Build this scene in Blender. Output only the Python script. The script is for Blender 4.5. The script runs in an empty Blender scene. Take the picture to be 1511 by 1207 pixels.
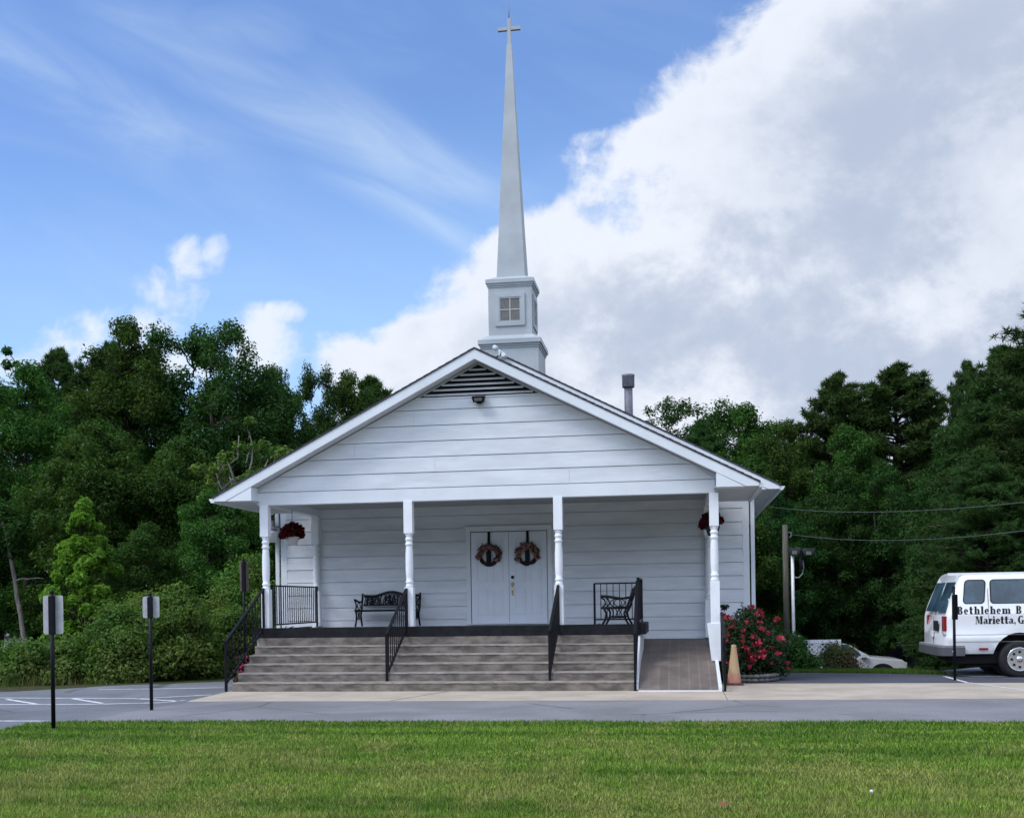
import bpy, bmesh, math, random
import numpy as np
from mathutils import Vector, Matrix

R_ = math.radians
SC = bpy.context.scene
COL = SC.collection
random.seed(7)

# ------------------------------------------------------------------ camera
cam = bpy.data.cameras.new('camera')
co = bpy.data.objects.new('camera', cam)
COL.objects.link(co)
PSI, RHO = 0.1493, 0.0146
cF = Vector((-math.sin(PSI), math.cos(PSI), 0))
cR = Vector((math.cos(PSI), math.sin(PSI), 0))
cU = Vector((0, 0, 1))
rr = cR * math.cos(RHO) - cU * math.sin(RHO)
uu = cR * math.sin(RHO) + cU * math.cos(RHO)
M4 = Matrix.Identity(4)
for i in range(3):
    M4[i][0], M4[i][1], M4[i][2] = rr[i], uu[i], -cF[i]
M4[2][3] = 1.6
co.matrix_world = M4
cam.sensor_width = 36
cam.lens = 1627.5654 / 1511 * 36
cam.shift_y = (886.34 - 603.5) / 1511
cam.clip_end = 3000
SC.camera = co

# ------------------------------------------------------------------ view
SC.view_settings.view_transform = 'Standard'
SC.view_settings.look = 'None'
SC.view_settings.exposure = 0.27
SC.view_settings.gamma = 1.0

# ------------------------------------------------------------------ sun + sky
SUN_DIR = Vector((-0.62, -0.42, 0.95)).normalized()       # towards the sun
sl = bpy.data.lights.new('sun', 'SUN')
sl.energy = 1.9
sl.angle = R_(22)
sl.color = (1.0, 0.98, 0.94)
so = bpy.data.objects.new('sun', sl)
COL.objects.link(so)
so.rotation_euler = (-SUN_DIR).to_track_quat('-Z', 'Y').to_euler()
so.location = (-20, -20, 40)

class NT:
    """small helper that writes node trees"""
    def __init__(s, tree):
        s.t = tree
        s.n = tree.nodes
        s.l = tree.links
    def node(s, kind, **kw):
        n = s.n.new(kind)
        for k, v in kw.items():
            setattr(n, k, v)
        return n
    def put(s, sock, v):
        if isinstance(v, bpy.types.NodeSocket):
            s.l.new(v, sock)
        elif v is not None:
            if isinstance(v, (tuple, list)) and len(v) == 3 and sock.type == 'RGBA':
                v = (*v, 1)
            sock.default_value = v
    def m(s, op, a, b=None, c=None, clamp=False):
        n = s.node('ShaderNodeMath', operation=op, use_clamp=clamp)
        for i, v in enumerate((a, b, c)):
            s.put(n.inputs[i], v)
        return n.outputs[0]
    def ss(s, v, lo, hi, a=0.0, b=1.0):
        n = s.node('ShaderNodeMapRange', interpolation_type='SMOOTHSTEP')
        for i, q in enumerate((v, lo, hi, a, b)):
            s.put(n.inputs[i], q)
        return n.outputs[0]
    def mix(s, f, a, b, mode='MIX'):
        n = s.node('ShaderNodeMix', data_type='RGBA', blend_type=mode)
        s.put(n.inputs[0], f)
        s.put(n.inputs[6], a)
        s.put(n.inputs[7], b)
        return n.outputs[2]
    def noise(s, vec, scale, detail=5, rough=0.55, dist=0.0, dim='3D'):
        n = s.node('ShaderNodeTexNoise', noise_dimensions=dim)
        if vec is not None:
            s.put(n.inputs['Vector'], vec)
        n.inputs['Scale'].default_value = scale
        n.inputs['Detail'].default_value = detail
        n.inputs['Roughness'].default_value = rough
        n.inputs['Distortion'].default_value = dist
        return n.outputs['Fac']
    def xyz(s, x, y, z):
        n = s.node('ShaderNodeCombineXYZ')
        for i, v in enumerate((x, y, z)):
            s.put(n.inputs[i], v)
        return n.outputs[0]

world = bpy.data.worlds.new('World')
SC.world = world
world.use_nodes = True
world.node_tree.nodes.clear()
w = NT(world.node_tree)
SKY_STR = 0.1
sky = w.node('ShaderNodeTexSky', sky_type='NISHITA', sun_disc=False)
sky.sun_elevation = math.asin(SUN_DIR.z)
sky.sun_rotation = math.atan2(SUN_DIR.x, SUN_DIR.y)
sky.air_density = 1.0
sky.dust_density = 0.6
sky.ozone_density = 2.0
tc = w.node('ShaderNodeTexCoord')
sep = w.node('ShaderNodeSeparateXYZ')
w.l.new(tc.outputs['Generated'], sep.inputs[0])
dx, dy, dz = sep.outputs
ady = w.m('MAXIMUM', w.m('ABSOLUTE', dy), 0.12)
S = w.m('DIVIDE', dx, ady)
T = w.m('DIVIDE', dz, ady)
st = w.xyz(S, T, 0)
# clear blue, deeper high up and pale towards the horizon
blue = w.mix(1.0, sky.outputs[0], (0.86, 1.12, 1.62), 'MULTIPLY')
blue = w.mix(w.ss(T, 0.12, 0.50, 0.75, 0.15), blue, (4.3, 6.7, 9.8))
# cumulus bank: its edge runs diagonally across the sky
fc = w.node('ShaderNodeFloatCurve')
cv = fc.mapping.curves[0]
edge = [(0.529, .073), (.502, .043), (.475, .007), (.435, -.024), (.421, -.073), (.372, -.086), (.351, -.130),
        (.323, -.193), (.281, -.220), (.267, -.246), (.255, -.298), (.223, -.311), (.185, -.319)]
pts = sorted(((t / 0.8, s + 0.5) for t, s in edge))
pts = [(0.0, 0.16)] + pts + [(0.8, 0.72), (1.0, 0.95)]
for q in pts[1:-1]:
    cv.points.new(*q)
cv.points[0].location = pts[0]
cv.points[len(cv.points) - 1].location = pts[-1]
for p, q in zip(cv.points, pts):
    p.location = q
    p.handle_type = 'VECTOR'
fc.mapping.update()
w.put(fc.inputs['Value'], w.m('DIVIDE', T, 0.8))
dist = w.m('SUBTRACT', S, w.m('SUBTRACT', fc.outputs[0], 0.5))
n1 = w.noise(st, 7.0, 9, 0.62, 0.25)
n2 = w.noise(st, 22.0, 6, 0.6, 0.3)
nn = w.m('ADD', w.m('MULTIPLY', w.m('SUBTRACT', n1, 0.5), 0.21), w.m('MULTIPLY', w.m('SUBTRACT', n2, 0.5), 0.085))
bank = w.ss(w.m('ADD', dist, nn), -0.016, 0.034)
# a blue hole near the edge of the bank
def blob(s0, t0, a, b):
    e = w.m('ADD', w.m('POWER', w.m('DIVIDE', w.m('SUBTRACT', S, s0), a), 2), w.m('POWER', w.m('DIVIDE', w.m('SUBTRACT', T, t0), b), 2))
    return w.m('SUBTRACT', 1.0, e)
hole = w.ss(w.m('ADD', blob(-0.035, 0.357, 0.06, 0.035), w.m('MULTIPLY', w.m('SUBTRACT', w.noise(st, 16, 7, 0.65), 0.5), 5.0)), 0.2, 1.6)
bank = w.m('MULTIPLY', bank, w.m('SUBTRACT', 1.0, w.m('MULTIPLY', hole, 0.8)))
# small cumulus low over the trees
bl = None
for a in ((-.462, .330, .030, .024), (-.435, .334, .018, .020), (-.480, .300, .036, .034), (-.520, .270, .058, .026), (-.565, .250, .06, .024), (-.61, .232, .07, .018),
          (-.50, .235, .10, .026), (-.392, .262, .032, .020), (-.366, .276, .022, .011), (-.388, .238, .04, .028), (-.66, .24, .06, .02)):
    b_ = blob(*a)
    bl = b_ if bl is None else w.m('MAXIMUM', bl, b_)
bl = w.m('ADD', bl, w.m('MULTIPLY', w.m('SUBTRACT', n1, 0.5), 3.4))
bl = w.m('ADD', bl, w.m('MULTIPLY', w.m('SUBTRACT', n2, 0.5), 4.0))
small = w.m('MULTIPLY', w.ss(bl, -0.3, 1.5), 0.92)
# cirrus streaks
ca, sa = math.cos(-0.5), math.sin(-0.5)
U = w.m('ADD', w.m('MULTIPLY', S, ca), w.m('MULTIPLY', T, sa))
V = w.m('SUBTRACT', w.m('MULTIPLY', T, ca), w.m('MULTIPLY', S, sa))
cn = w.noise(w.xyz(w.m('MULTIPLY', U, 2.0), w.m('MULTIPLY', V, 7.0), 0), 1.9, 8, 0.55, 0.9)
def band(v0, wd, u0, u1):
    g = w.ss(w.m('ABSOLUTE', w.m('SUBTRACT', V, v0)), wd, 0.0)
    return w.m('MULTIPLY', g, w.m('MULTIPLY', w.ss(U, u0 - .12, u0), w.ss(U, u1 + .12, u1)))
v_ = lambda s, t: (t * ca - s * sa)
u_ = lambda s, t: (s * ca + t * sa)
c1 = w.m('MAXIMUM', band(v_(-.36, .475), .05, u_(-.50, .55), u_(-.2, .40)), w.m('MULTIPLY', band(v_(-.235, .36), .022, u_(-.27, .375), u_(-.20, .342)), .9))
c1 = w.m('MAXIMUM', c1, w.m('MULTIPLY', band(v_(-.56, .50), .05, u_(-.66, .56), u_(-.45, .44)), 0.8))
c1 = w.m('MAXIMUM', c1, w.m('MULTIPLY', blob(-.43, .535, .10, .04), 0.75))
cir = w.m('MULTIPLY', w.m('MULTIPLY', c1, w.ss(cn, 0.22, 0.80)), 0.42, clamp=True)
cir = w.m('ADD', cir, w.m('MULTIPLY', w.ss(cn, 0.4, 0.85), 0.10))
# shade inside the bank: soft billows leaning along the bank's edge
bv = w.xyz(S, w.m('MULTIPLY', T, 1.15), 3.3)
cs = w.noise(bv, 9.0, 10, 0.62, 0.12)
cs2 = w.noise(bv, 4.0, 4, 0.5, 0.15)
cs3 = w.noise(bv, 26.0, 6, 0.6, 0.2)
bil = w.m('ADD', w.m('MULTIPLY', w.m('SUBTRACT', cs, 0.5), 1.9), w.m('MULTIPLY', w.m('SUBTRACT', cs2, 0.5), 1.4))
bil = w.m('ADD', bil, w.m('MULTIPLY', w.m('SUBTRACT', cs3, 0.5), 0.5))
deep = w.ss(w.m('ADD', dist, w.m('MULTIPLY', nn, 1.2)), 0.0, 0.26)
dark_core = w.m('MULTIPLY', w.ss(w.m('ADD', blob(.17, .40, .20, .12), w.m('MULTIPLY', bil, 2.2)), -1.2, 1.8), 0.52)
low_core = w.m('MULTIPLY', w.ss(w.m('ADD', blob(.05, .225, .32, .075), w.m('MULTIPLY', bil, 2.4)), -0.6, 1.6), 0.50)
grey = w.m('ADD', w.m('MAXIMUM', dark_core, low_core), w.m('MULTIPLY', w.ss(bil, -0.22, 0.26), 0.52))
grey = w.m('ADD', grey, w.m('MULTIPLY', w.ss(w.m('ADD', S, T), 0.28, 0.66), 0.20))
grey = w.m('MULTIPLY', w.m('ADD', grey, w.m('MULTIPLY', w.m('SUBTRACT', cs, 0.5), 0.5)), deep)
grey = w.m('SUBTRACT', 1.0, w.m('POWER', 2.718, w.m('MULTIPLY', w.m('MAXIMUM', grey, 0.0), -1.45)))
ccol = w.mix(grey, (7.2, 7.6, 8.4), (3.5, 4.2, 5.6))
front = w.mix(cir, blue, (6.2, 7.4, 8.6))
front = w.mix(small, front, (7.2, 7.7, 8.5))
front = w.mix(bank, front, ccol)
# sky behind the viewer: unseen bright cloud added for soft frontal light
bn = w.noise(tc.outputs['Generated'], 2.6, 8, 0.58, 0.3)
back = w.mix(w.ss(bn, 0.36, 0.58), blue, (12.5, 14.2, 17.2))
back = w.mix(1.0, back, w.mix(w.ss(dz, 0.06, 0.26), (0.05, 0.055, 0.055), (1, 1, 1)), 'MULTIPLY')  # low band darkened to shape the porch gradient, as unseen trees would
sky_col = w.mix(w.ss(dy, -0.05, 0.10), back, front)
bg = w.node('ShaderNodeBackground')
bg.inputs['Strength'].default_value = SKY_STR
w.l.new(sky_col, bg.inputs['Color'])
wo = w.node('ShaderNodeOutputWorld')
w.l.new(bg.outputs[0], wo.inputs['Surface'])

# ------------------------------------------------------------------ materials
def mat(name, col, rough=0.7, var=0.12, scale=4.0, col2=None, bump=0.0, bscale=60.0, metal=0.0, spec=0.4, stretch=None, coat=0.0):
    mt = bpy.data.materials.new(name)
    mt.use_nodes = True
    k = NT(mt.node_tree)
    b = k.n['Principled BSDF']
    t = k.node('ShaderNodeTexCoord')
    vec = t.outputs['Object']
    if stretch:
        mp = k.node('ShaderNodeMapping')
        mp.inputs['Scale'].default_value = stretch
        k.l.new(vec, mp.inputs[0])
        vec = mp.outputs[0]
    n = k.noise(vec, scale, 8, 0.62)
    lo = tuple(c * (1 - var) for c in col)
    hi = col2 if col2 else tuple(min(1, c * (1 + var)) for c in col)
    c = k.mix(k.ss(n, 0.32, 0.68), lo, hi)
    k.l.new(c, b.inputs['Base Color'])
    b.inputs['Roughness'].default_value = rough
    b.inputs['Metallic'].default_value = metal
    b.inputs['Specular IOR Level'].default_value = spec
    if coat:
        b.inputs['Coat Weight'].default_value = coat
        b.inputs['Coat Roughness'].default_value = 0.05
    if bump:
        bn = k.noise(vec, bscale, 6, 0.7)
        bp = k.node('ShaderNodeBump')
        bp.inputs['Strength'].default_value = bump
        bp.inputs['Distance'].default_value = 0.02
        k.l.new(bn, bp.inputs['Height'])
        k.l.new(bp.outputs[0], b.inputs['Normal'])
    return mt

def leaf_mat(name, dark, light, trans=0.3, tcol=None, patch=None, pscale=0.5, rough=0.7):
    """foliage: every leaf its own tone, every plant a slightly different green"""
    mt = bpy.data.materials.new(name)
    mt.use_nodes = True
    k = NT(mt.node_tree)
    k.n.remove(k.n['Principled BSDF'])
    g = k.node('ShaderNodeNewGeometry')
    oi = k.node('ShaderNodeObjectInfo')
    c = k.mix(g.outputs['Random Per Island'], dark, light)
    hs = k.node('ShaderNodeHueSaturation')
    k.put(hs.inputs['Hue'], k.m('ADD', 0.482, k.m('MULTIPLY', oi.outputs['Random'], 0.036)))
    k.put(hs.inputs['Value'], k.m('ADD', 0.8, k.m('MULTIPLY', oi.outputs['Random'], 0.4)))
    k.put(hs.inputs['Color'], c)
    c = hs.outputs[0]
    if patch:
        t = k.node('ShaderNodeTexCoord')
        pn = k.noise(t.outputs['Object'], pscale, 5, 0.6)
        c = k.mix(k.ss(pn, 0.40, 0.68), c, patch)
    d = k.node('ShaderNodeBsdfPrincipled')
    d.inputs['Roughness'].default_value = rough
    d.inputs['Specular IOR Level'].default_value = 0.12
    k.l.new(c, d.inputs['Base Color'])
    tr = k.node('ShaderNodeBsdfTranslucent')
    k.l.new(k.mix(1.0, c, tcol or (1.3, 1.5, 0.6), 'MULTIPLY'), tr.inputs['Color'])
    mx = k.node('ShaderNodeMixShader')
    mx.inputs[0].default_value = trans
    k.l.new(d.outputs[0], mx.inputs[1])
    k.l.new(tr.outputs[0], mx.inputs[2])
    k.l.new(mx.outputs[0], k.n['Material Output'].inputs['Surface'])
    return mt

MT = dict(
    white=mat('white_paint', (0.73, 0.76, 0.805), 0.5, 0.05, 1.3, spec=0.3, bump=0.05, bscale=25),
    siding=mat('white_siding_paint', (0.70, 0.725, 0.77), 0.55, 0.09, 1.4, spec=0.3, bump=0.06, bscale=30, stretch=(0.6, 1, 3)),
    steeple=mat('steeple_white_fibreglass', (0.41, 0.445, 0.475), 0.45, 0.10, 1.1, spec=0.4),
    door=mat('door_paint', (0.74, 0.78, 0.85), 0.4, 0.04, 2, spec=0.4),
    post=mat('post_white_gloss', (0.80, 0.82, 0.86), 0.4, 0.04, 3, spec=0.4),
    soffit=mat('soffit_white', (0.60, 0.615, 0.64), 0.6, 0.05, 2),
    shingle=mat('dark_shingle', (0.045, 0.046, 0.055), 0.9, 0.4, 9, bump=0.5, bscale=40),
    black=mat('black_iron_paint', (0.0045, 0.0045, 0.007), 0.45, 0.3, 12, spec=0.22),
    deckedge=mat('black_rubber_edge', (0.010, 0.010, 0.013), 0.6, 0.4, 5, bump=0.1, spec=0.2),
    deck=mat('porch_floor_grey', (0.34, 0.34, 0.34), 0.7, 0.15, 3),
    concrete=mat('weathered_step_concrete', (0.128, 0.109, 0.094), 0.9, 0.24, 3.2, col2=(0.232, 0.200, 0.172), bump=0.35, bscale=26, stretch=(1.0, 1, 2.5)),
    tread=mat('top_lit_tread_concrete', (0.245, 0.22, 0.20), 0.9, 0.25, 5, bump=0.3, bscale=40),  # paler than the risers: light from above put into the tread colour
    sidewalk=mat('beige_sidewalk_concrete', (0.41, 0.345, 0.275), 0.9, 0.14, 1.1, bump=0.12, bscale=60),
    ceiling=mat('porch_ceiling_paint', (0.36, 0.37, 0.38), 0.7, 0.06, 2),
    seam=mat('shadowed_panel_gap', (0.16, 0.165, 0.18), 0.6, 0.1, 6),
    slat=mat('grey_vent_slat', (0.60, 0.61, 0.63), 0.6, 0.08, 3),
    dark=mat('dark_void', (0.006, 0.006, 0.008), 0.9, 0.2),
    sign_back=mat('bare_aluminium_sign', (0.42, 0.43, 0.45), 0.5, 0.12, 8, metal=0.3),
    sign_brown=mat('weathered_brown_sign', (0.12, 0.095, 0.075), 0.8, 0.3, 6),
    metal=mat('galvanised_steel', (0.20, 0.20, 0.235), 0.6, 0.15, 9, metal=0.35),
    brass=mat('polished_brass', (0.75, 0.6, 0.38), 0.2, 0.1, 5, metal=1.0),
    trunk=mat('bark', (0.055, 0.045, 0.036), 0.95, 0.5, 3, bump=0.8, bscale=9, stretch=(3, 3, 0.6)),
    pale_trunk=mat('bare_grey_bark', (0.17, 0.15, 0.135), 0.95, 0.4, 3, bump=0.6, bscale=9, stretch=(3, 3, 0.6)),
    wood_pole=mat('weathered_pole_wood', (0.085, 0.082, 0.065), 0.95, 0.35, 3, bump=0.5, bscale=9, stretch=(4, 4, 0.4)),
    conduit=mat('white_conduit', (0.75, 0.76, 0.78), 0.5, 0.05, 4),
    van=mat('white_van_paint', (0.78, 0.79, 0.82), 0.25, 0.025, 2, spec=0.5, coat=0.6),
    suv=mat('silver_white_car_paint', (0.62, 0.63, 0.66), 0.25, 0.03, 2, spec=0.5, coat=0.5),
    glass=mat('dark_window_glass', (0.040, 0.080, 0.115), 0.05, 0.45, 1.6, spec=0.7),
    tyre=mat('tyre_rubber', (0.014, 0.014, 0.016), 0.8, 0.3, 10),
    chrome=mat('wheel_chrome', (0.68, 0.69, 0.71), 0.18, 0.06, 5, metal=0.9),
    redlens=mat('red_lamp_lens', (0.25, 0.008, 0.012), 0.18, 0.15, 14, spec=0.6),
    clearlens=mat('clear_lamp_lens', (0.6, 0.6, 0.62), 0.2, 0.1, 14, spec=0.6),
    bumper=mat('grey_bumper', (0.085, 0.088, 0.10), 0.45, 0.1, 6),
    chromebump=mat('grey_bumper_top', (0.22, 0.225, 0.235), 0.4, 0.1, 6),
    text=mat('black_lettering', (0.01, 0.01, 0.012), 0.4, 0.2, 8),
    stone=mat('grey_edging_stone', (0.11, 0.105, 0.098), 0.9, 0.3, 5, bump=0.6, bscale=18),
    wreath=mat('dark_vine_twigs', (0.022, 0.016, 0.014), 0.9, 0.4, 20),
    shade_glass=mat('frosted_lamp_glass', (0.75, 0.78, 0.78), 0.3, 0.04, 6),
    pot=mat('pale_plastic_pot', (0.60, 0.56, 0.56), 0.5, 0.08, 6),
    lattice=mat('white_lattice', (0.70, 0.71, 0.74), 0.6, 0.06, 5),
    tinroof=mat('grey_metal_roof', (0.30, 0.32, 0.35), 0.6, 0.1, 1.5),
    shed=mat('dark_shed_boards', (0.035, 0.035, 0.04), 0.9, 0.3, 3),
    soil=mat('bare_soil', (0.09, 0.07, 0.05), 1.0, 0.4, 4, bump=0.5, bscale=20),
    paint=mat('worn_white_road_paint', (0.62, 0.63, 0.64), 0.8, 0.25, 5),
    wire=mat('power_cable', (0.11, 0.115, 0.12), 0.6, 0.1, 5),
    deadleaf=mat('dead_leaf', (0.16, 0.06, 0.035), 0.8, 0.4, 30),
    screen=mat('window_screen', (0.15, 0.15, 0.145), 0.55, 0.15, 14, spec=0.4),
    tan=mat('tan_muntin', (0.50, 0.48, 0.43), 0.5, 0.08, 14),
)
MT['leaf_oak'] = leaf_mat('broadleaf_dark', (0.014, 0.046, 0.012), (0.050, 0.115, 0.026), 0.28)
MT['leaf_mid'] = leaf_mat('broadleaf_mid', (0.020, 0.058, 0.012), (0.072, 0.140, 0.026), 0.30)
MT['leaf_young'] = leaf_mat('tulip_tree_leaf', (0.085, 0.21, 0.024), (0.17, 0.36, 0.05), 0.4)
MT['leaf_pine'] = leaf_mat('pine_needles', (0.022, 0.056, 0.017), (0.070, 0.128, 0.032), 0.25)
MT['leaf_hedge'] = leaf_mat('vine_leaf', (0.034, 0.092, 0.020), (0.115, 0.21, 0.045), 0.34, patch=(0.150, 0.195, 0.05), pscale=1.1)
MT['verge'] = leaf_mat('verge_grass', (0.040, 0.085, 0.012), (0.095, 0.165, 0.03), 0.25)
MT['leaf_shrub'] = leaf_mat('dark_shrub_leaf', (0.026, 0.062, 0.016), (0.070, 0.135, 0.030), 0.2)
MT['leaf_brownish'] = leaf_mat('bronze_shrub_leaf', (0.050, 0.068, 0.022), (0.120, 0.130, 0.045), 0.2, patch=(0.105, 0.070, 0.042), pscale=2.2)
MT['leaf_rose'] = leaf_mat('rose_leaf', (0.020, 0.040, 0.020), (0.05, 0.085, 0.035), 0.2)
MT['rose'] = leaf_mat('rose_petal', (0.30, 0.018, 0.055), (0.54, 0.085, 0.155), 0.25, tcol=(1.2, 0.7, 0.8))
MT['darkred'] = leaf_mat('deep_red_petal', (0.06, 0.003, 0.010), (0.15, 0.008, 0.020), 0.2, tcol=(1.2, 0.6, 0.7))
MT['dusty'] = leaf_mat('dusty_pink_petal', (0.24, 0.075, 0.09), (0.60, 0.33, 0.34), 0.15, tcol=(1, 0.8, 0.8))
MT['dry'] = leaf_mat('dry_weed', (0.055, 0.085, 0.022), (0.15, 0.16, 0.05), 0.3)
MT['white_petal'] = leaf_mat('white_petal', (0.5, 0.5, 0.5), (0.75, 0.75, 0.75), 0.2, tcol=(1, 1, 1))

def lawn_colours(k, vec, blade):
    n1 = k.noise(vec, 0.55, 5, 0.6)
    n2 = k.noise(vec, 2.3, 5, 0.65)
    sp = k.node('ShaderNodeSeparateXYZ')
    k.l.new(vec, sp.inputs[0])
    stripe = k.noise(k.xyz(k.m('MULTIPLY', sp.outputs[0], 0.25), k.m('MULTIPLY', sp.outputs[1], 2.6), 0), 0.9, 4, 0.5)
    a = k.m('ADD', k.m('MULTIPLY', n1, 0.55), k.m('MULTIPLY', n2, 0.45))
    near = k.ss(sp.outputs[1], 13.5, 9.2)
    worn = k.ss(k.m('ADD', a, k.m('MULTIPLY', near, 0.10)), 0.49, 0.66)
    g = k.mix(k.ss(stripe, 0.35, 0.65), (0.105, 0.230, 0.018), (0.240, 0.390, 0.044))
    g = k.mix(k.m('MULTIPLY', k.ss(sp.outputs[1], 13.1, 14.1), 0.55), g, (0.080, 0.185, 0.014))
    g = k.mix(k.m('MULTIPLY', worn, 0.75), g, (0.36, 0.375, 0.095))
    brown = k.m('MULTIPLY', k.ss(k.noise(vec, 1.1, 6, 0.65, 0.5), 0.60, 0.74), near)
    return k.mix(k.m('MULTIPLY', brown, 0.6), g, (0.33, 0.255, 0.14))

def grass_mat():
    mt = bpy.data.materials.new('mown_grass_blades')
    mt.use_nodes = True
    k = NT(mt.node_tree)
    b = k.n['Principled BSDF']
    t = k.node('ShaderNodeTexCoord')
    g = k.node('ShaderNodeNewGeometry')
    c = lawn_colours(k, t.outputs['Object'], True)
    rnd = g.outputs['Random Per Island']
    c = k.mix(k.m('MULTIPLY', k.ss(rnd, 0.0, 1.0), 1.0), k.mix(1.0, c, (0.30, 0.36, 0.25), 'MULTIPLY'), k.mix(1.0, c, (1.55, 1.45, 1.7), 'MULTIPLY'))
    c = k.mix(k.ss(rnd, 0.93, 0.96), c, (0.26, 0.24, 0.10))
    k.l.new(c, b.inputs['Base Color'])
    b.inputs['Roughness'].default_value = 0.5
    b.inputs['Specular IOR Level'].default_value = 0.25
    tr = k.node('ShaderNodeBsdfTranslucent')
    k.l.new(c, tr.inputs['Color'])
    mx = k.node('ShaderNodeMixShader')
    mx.inputs[0].default_value = 0.3
    k.l.new(b.outputs[0], mx.inputs[1])
    k.l.new(tr.outputs[0], mx.inputs[2])
    k.l.new(mx.outputs[0], k.n['Material Output'].inputs['Surface'])
    return mt
def turf_mat():
    mt = bpy.data.materials.new('turf_under_blades')
    mt.use_nodes = True
    k = NT(mt.node_tree)
    b = k.n['Principled BSDF']
    t = k.node('ShaderNodeTexCoord')
    c = lawn_colours(k, t.outputs['Object'], False)
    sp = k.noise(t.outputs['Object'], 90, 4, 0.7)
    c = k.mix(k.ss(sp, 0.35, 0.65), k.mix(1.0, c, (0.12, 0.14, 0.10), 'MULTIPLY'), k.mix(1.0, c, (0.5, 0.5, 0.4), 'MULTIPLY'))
    k.l.new(c, b.inputs['Base Color'])
    b.inputs['Roughness'].default_value = 0.95
    b.inputs['Specular IOR Level'].default_value = 0.1
    return mt
def asphalt_mat(name, base, warm, cracks=True):
    mt = bpy.data.materials.new(name)
    mt.use_nodes = True
    k = NT(mt.node_tree)
    b = k.n['Principled BSDF']
    t = k.node('ShaderNodeTexCoord')
    v = t.outputs['Object']
    big = k.noise(v, 0.55, 6, 0.6, 0.6)
    fine = k.noise(v, 140, 3, 0.7)
    c = k.mix(k.ss(big, 0.33, 0.67), tuple(x * 0.84 for x in base), tuple(x * 1.14 for x in base))
    c = k.mix(k.ss(fine, 0.35, 0.68), k.mix(1.0, c, (0.72, 0.72, 0.72), 'MULTIPLY'), k.mix(1.0, c, warm, 'MULTIPLY'))
    mp = k.node('ShaderNodeMapping')
    mp.inputs['Scale'].default_value = (0.25, 2.2, 1)
    k.l.new(v, mp.inputs[0])
    tyre = k.noise(mp.outputs[0], 1.1, 5, 0.6)
    c = k.mix(k.m('MULTIPLY', k.ss(tyre, 0.55, 0.70), 0.30), c, tuple(x * 0.5 for x in base))
    if cracks:
        vo = k.node('ShaderNodeTexVoronoi', feature='DISTANCE_TO_EDGE')
        vo.inputs['Scale'].default_value = 0.33
        k.l.new(v, vo.inputs['Vector'])
        wv = k.node('ShaderNodeMixRGB')
        wv.inputs[0].default_value = 0.06
        k.l.new(v, wv.inputs[1])
        nz = k.node('ShaderNodeTexNoise')
        nz.inputs['Scale'].default_value = 2.2
        k.l.new(v, nz.inputs['Vector'])
        k.l.new(nz.outputs['Color'], wv.inputs[2])
        k.l.new(wv.outputs[0], vo.inputs['Vector'])
        cr = k.m('MULTIPLY', k.ss(vo.outputs['Distance'], 0.010, 0.002), k.ss(k.noise(v, 0.4, 2), 0.50, 0.56))
        c = k.mix(k.m('MULTIPLY', cr, 0.6), c, (0.03, 0.03, 0.03))
    k.l.new(c, b.inputs['Base Color'])
    b.inputs['Roughness'].default_value = 0.85
    b.inputs['Specular IOR Level'].default_value = 0.3
    bp = k.node('ShaderNodeBump')
    bp.inputs['Strength'].default_value = 0.4
    bp.inputs['Distance'].default_value = 0.008
    k.l.new(k.noise(v, 110, 4, 0.7), bp.inputs['Height'])
    k.l.new(bp.outputs[0], b.inputs['Normal'])
    return mt
def paver_mat():
    mt = bpy.data.materials.new('brown_ramp_pavers')
    mt.use_nodes = True
    k = NT(mt.node_tree)
    b = k.n['Principled BSDF']
    t = k.node('ShaderNodeTexCoord')
    br = k.node('ShaderNodeTexBrick')
    br.offset = 0.0
    br.inputs['Color1'].default_value = (0.130, 0.104, 0.090, 1)
    br.inputs['Color2'].default_value = (0.160, 0.128, 0.110, 1)
    br.inputs['Mortar'].default_value = (0.165, 0.145, 0.132, 1)
    br.inputs['Scale'].default_value = 1.0
    br.inputs['Mortar Size'].default_value = 0.012
    br.inputs['Brick Width'].default_value = 0.18
    br.inputs['Row Height'].default_value = 1.45
    k.l.new(t.outputs['Object'], br.inputs['Vector'])
    n = k.noise(t.outputs['Object'], 2.5, 6, 0.65)
    c = k.mix(k.ss(n, 0.3, 0.7), k.mix(1.0, br.outputs[0], (0.78, 0.78, 0.8), 'MULTIPLY'), k.mix(1.0, br.outputs[0], (1.2, 1.17, 1.14), 'MULTIPLY'))
    k.l.new(c, b.inputs['Base Color'])
    b.inputs['Roughness'].default_value = 0.85
    return mt
def cone_mat():
    mt = bpy.data.materials.new('sun_bleached_cone_plastic')
    mt.use_nodes = True
    k = NT(mt.node_tree)
    b = k.n['Principled BSDF']
    t = k.node('ShaderNodeTexCoord')
    sp = k.node('ShaderNodeSeparateXYZ')
    k.l.new(t.outputs['Object'], sp.inputs[0])
    n = k.noise(t.outputs['Object'], 7, 5, 0.6)
    f = k.ss(k.m('ADD', sp.outputs[2], k.m('MULTIPLY', k.m('SUBTRACT', n, 0.5), 0.35)), 0.06, 0.30)
    c = k.mix(f, (0.42, 0.17, 0.12), (0.46, 0.31, 0.17))
    k.l.new(c, b.inputs['Base Color'])
    b.inputs['Roughness'].default_value = 0.7
    return mt
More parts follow.
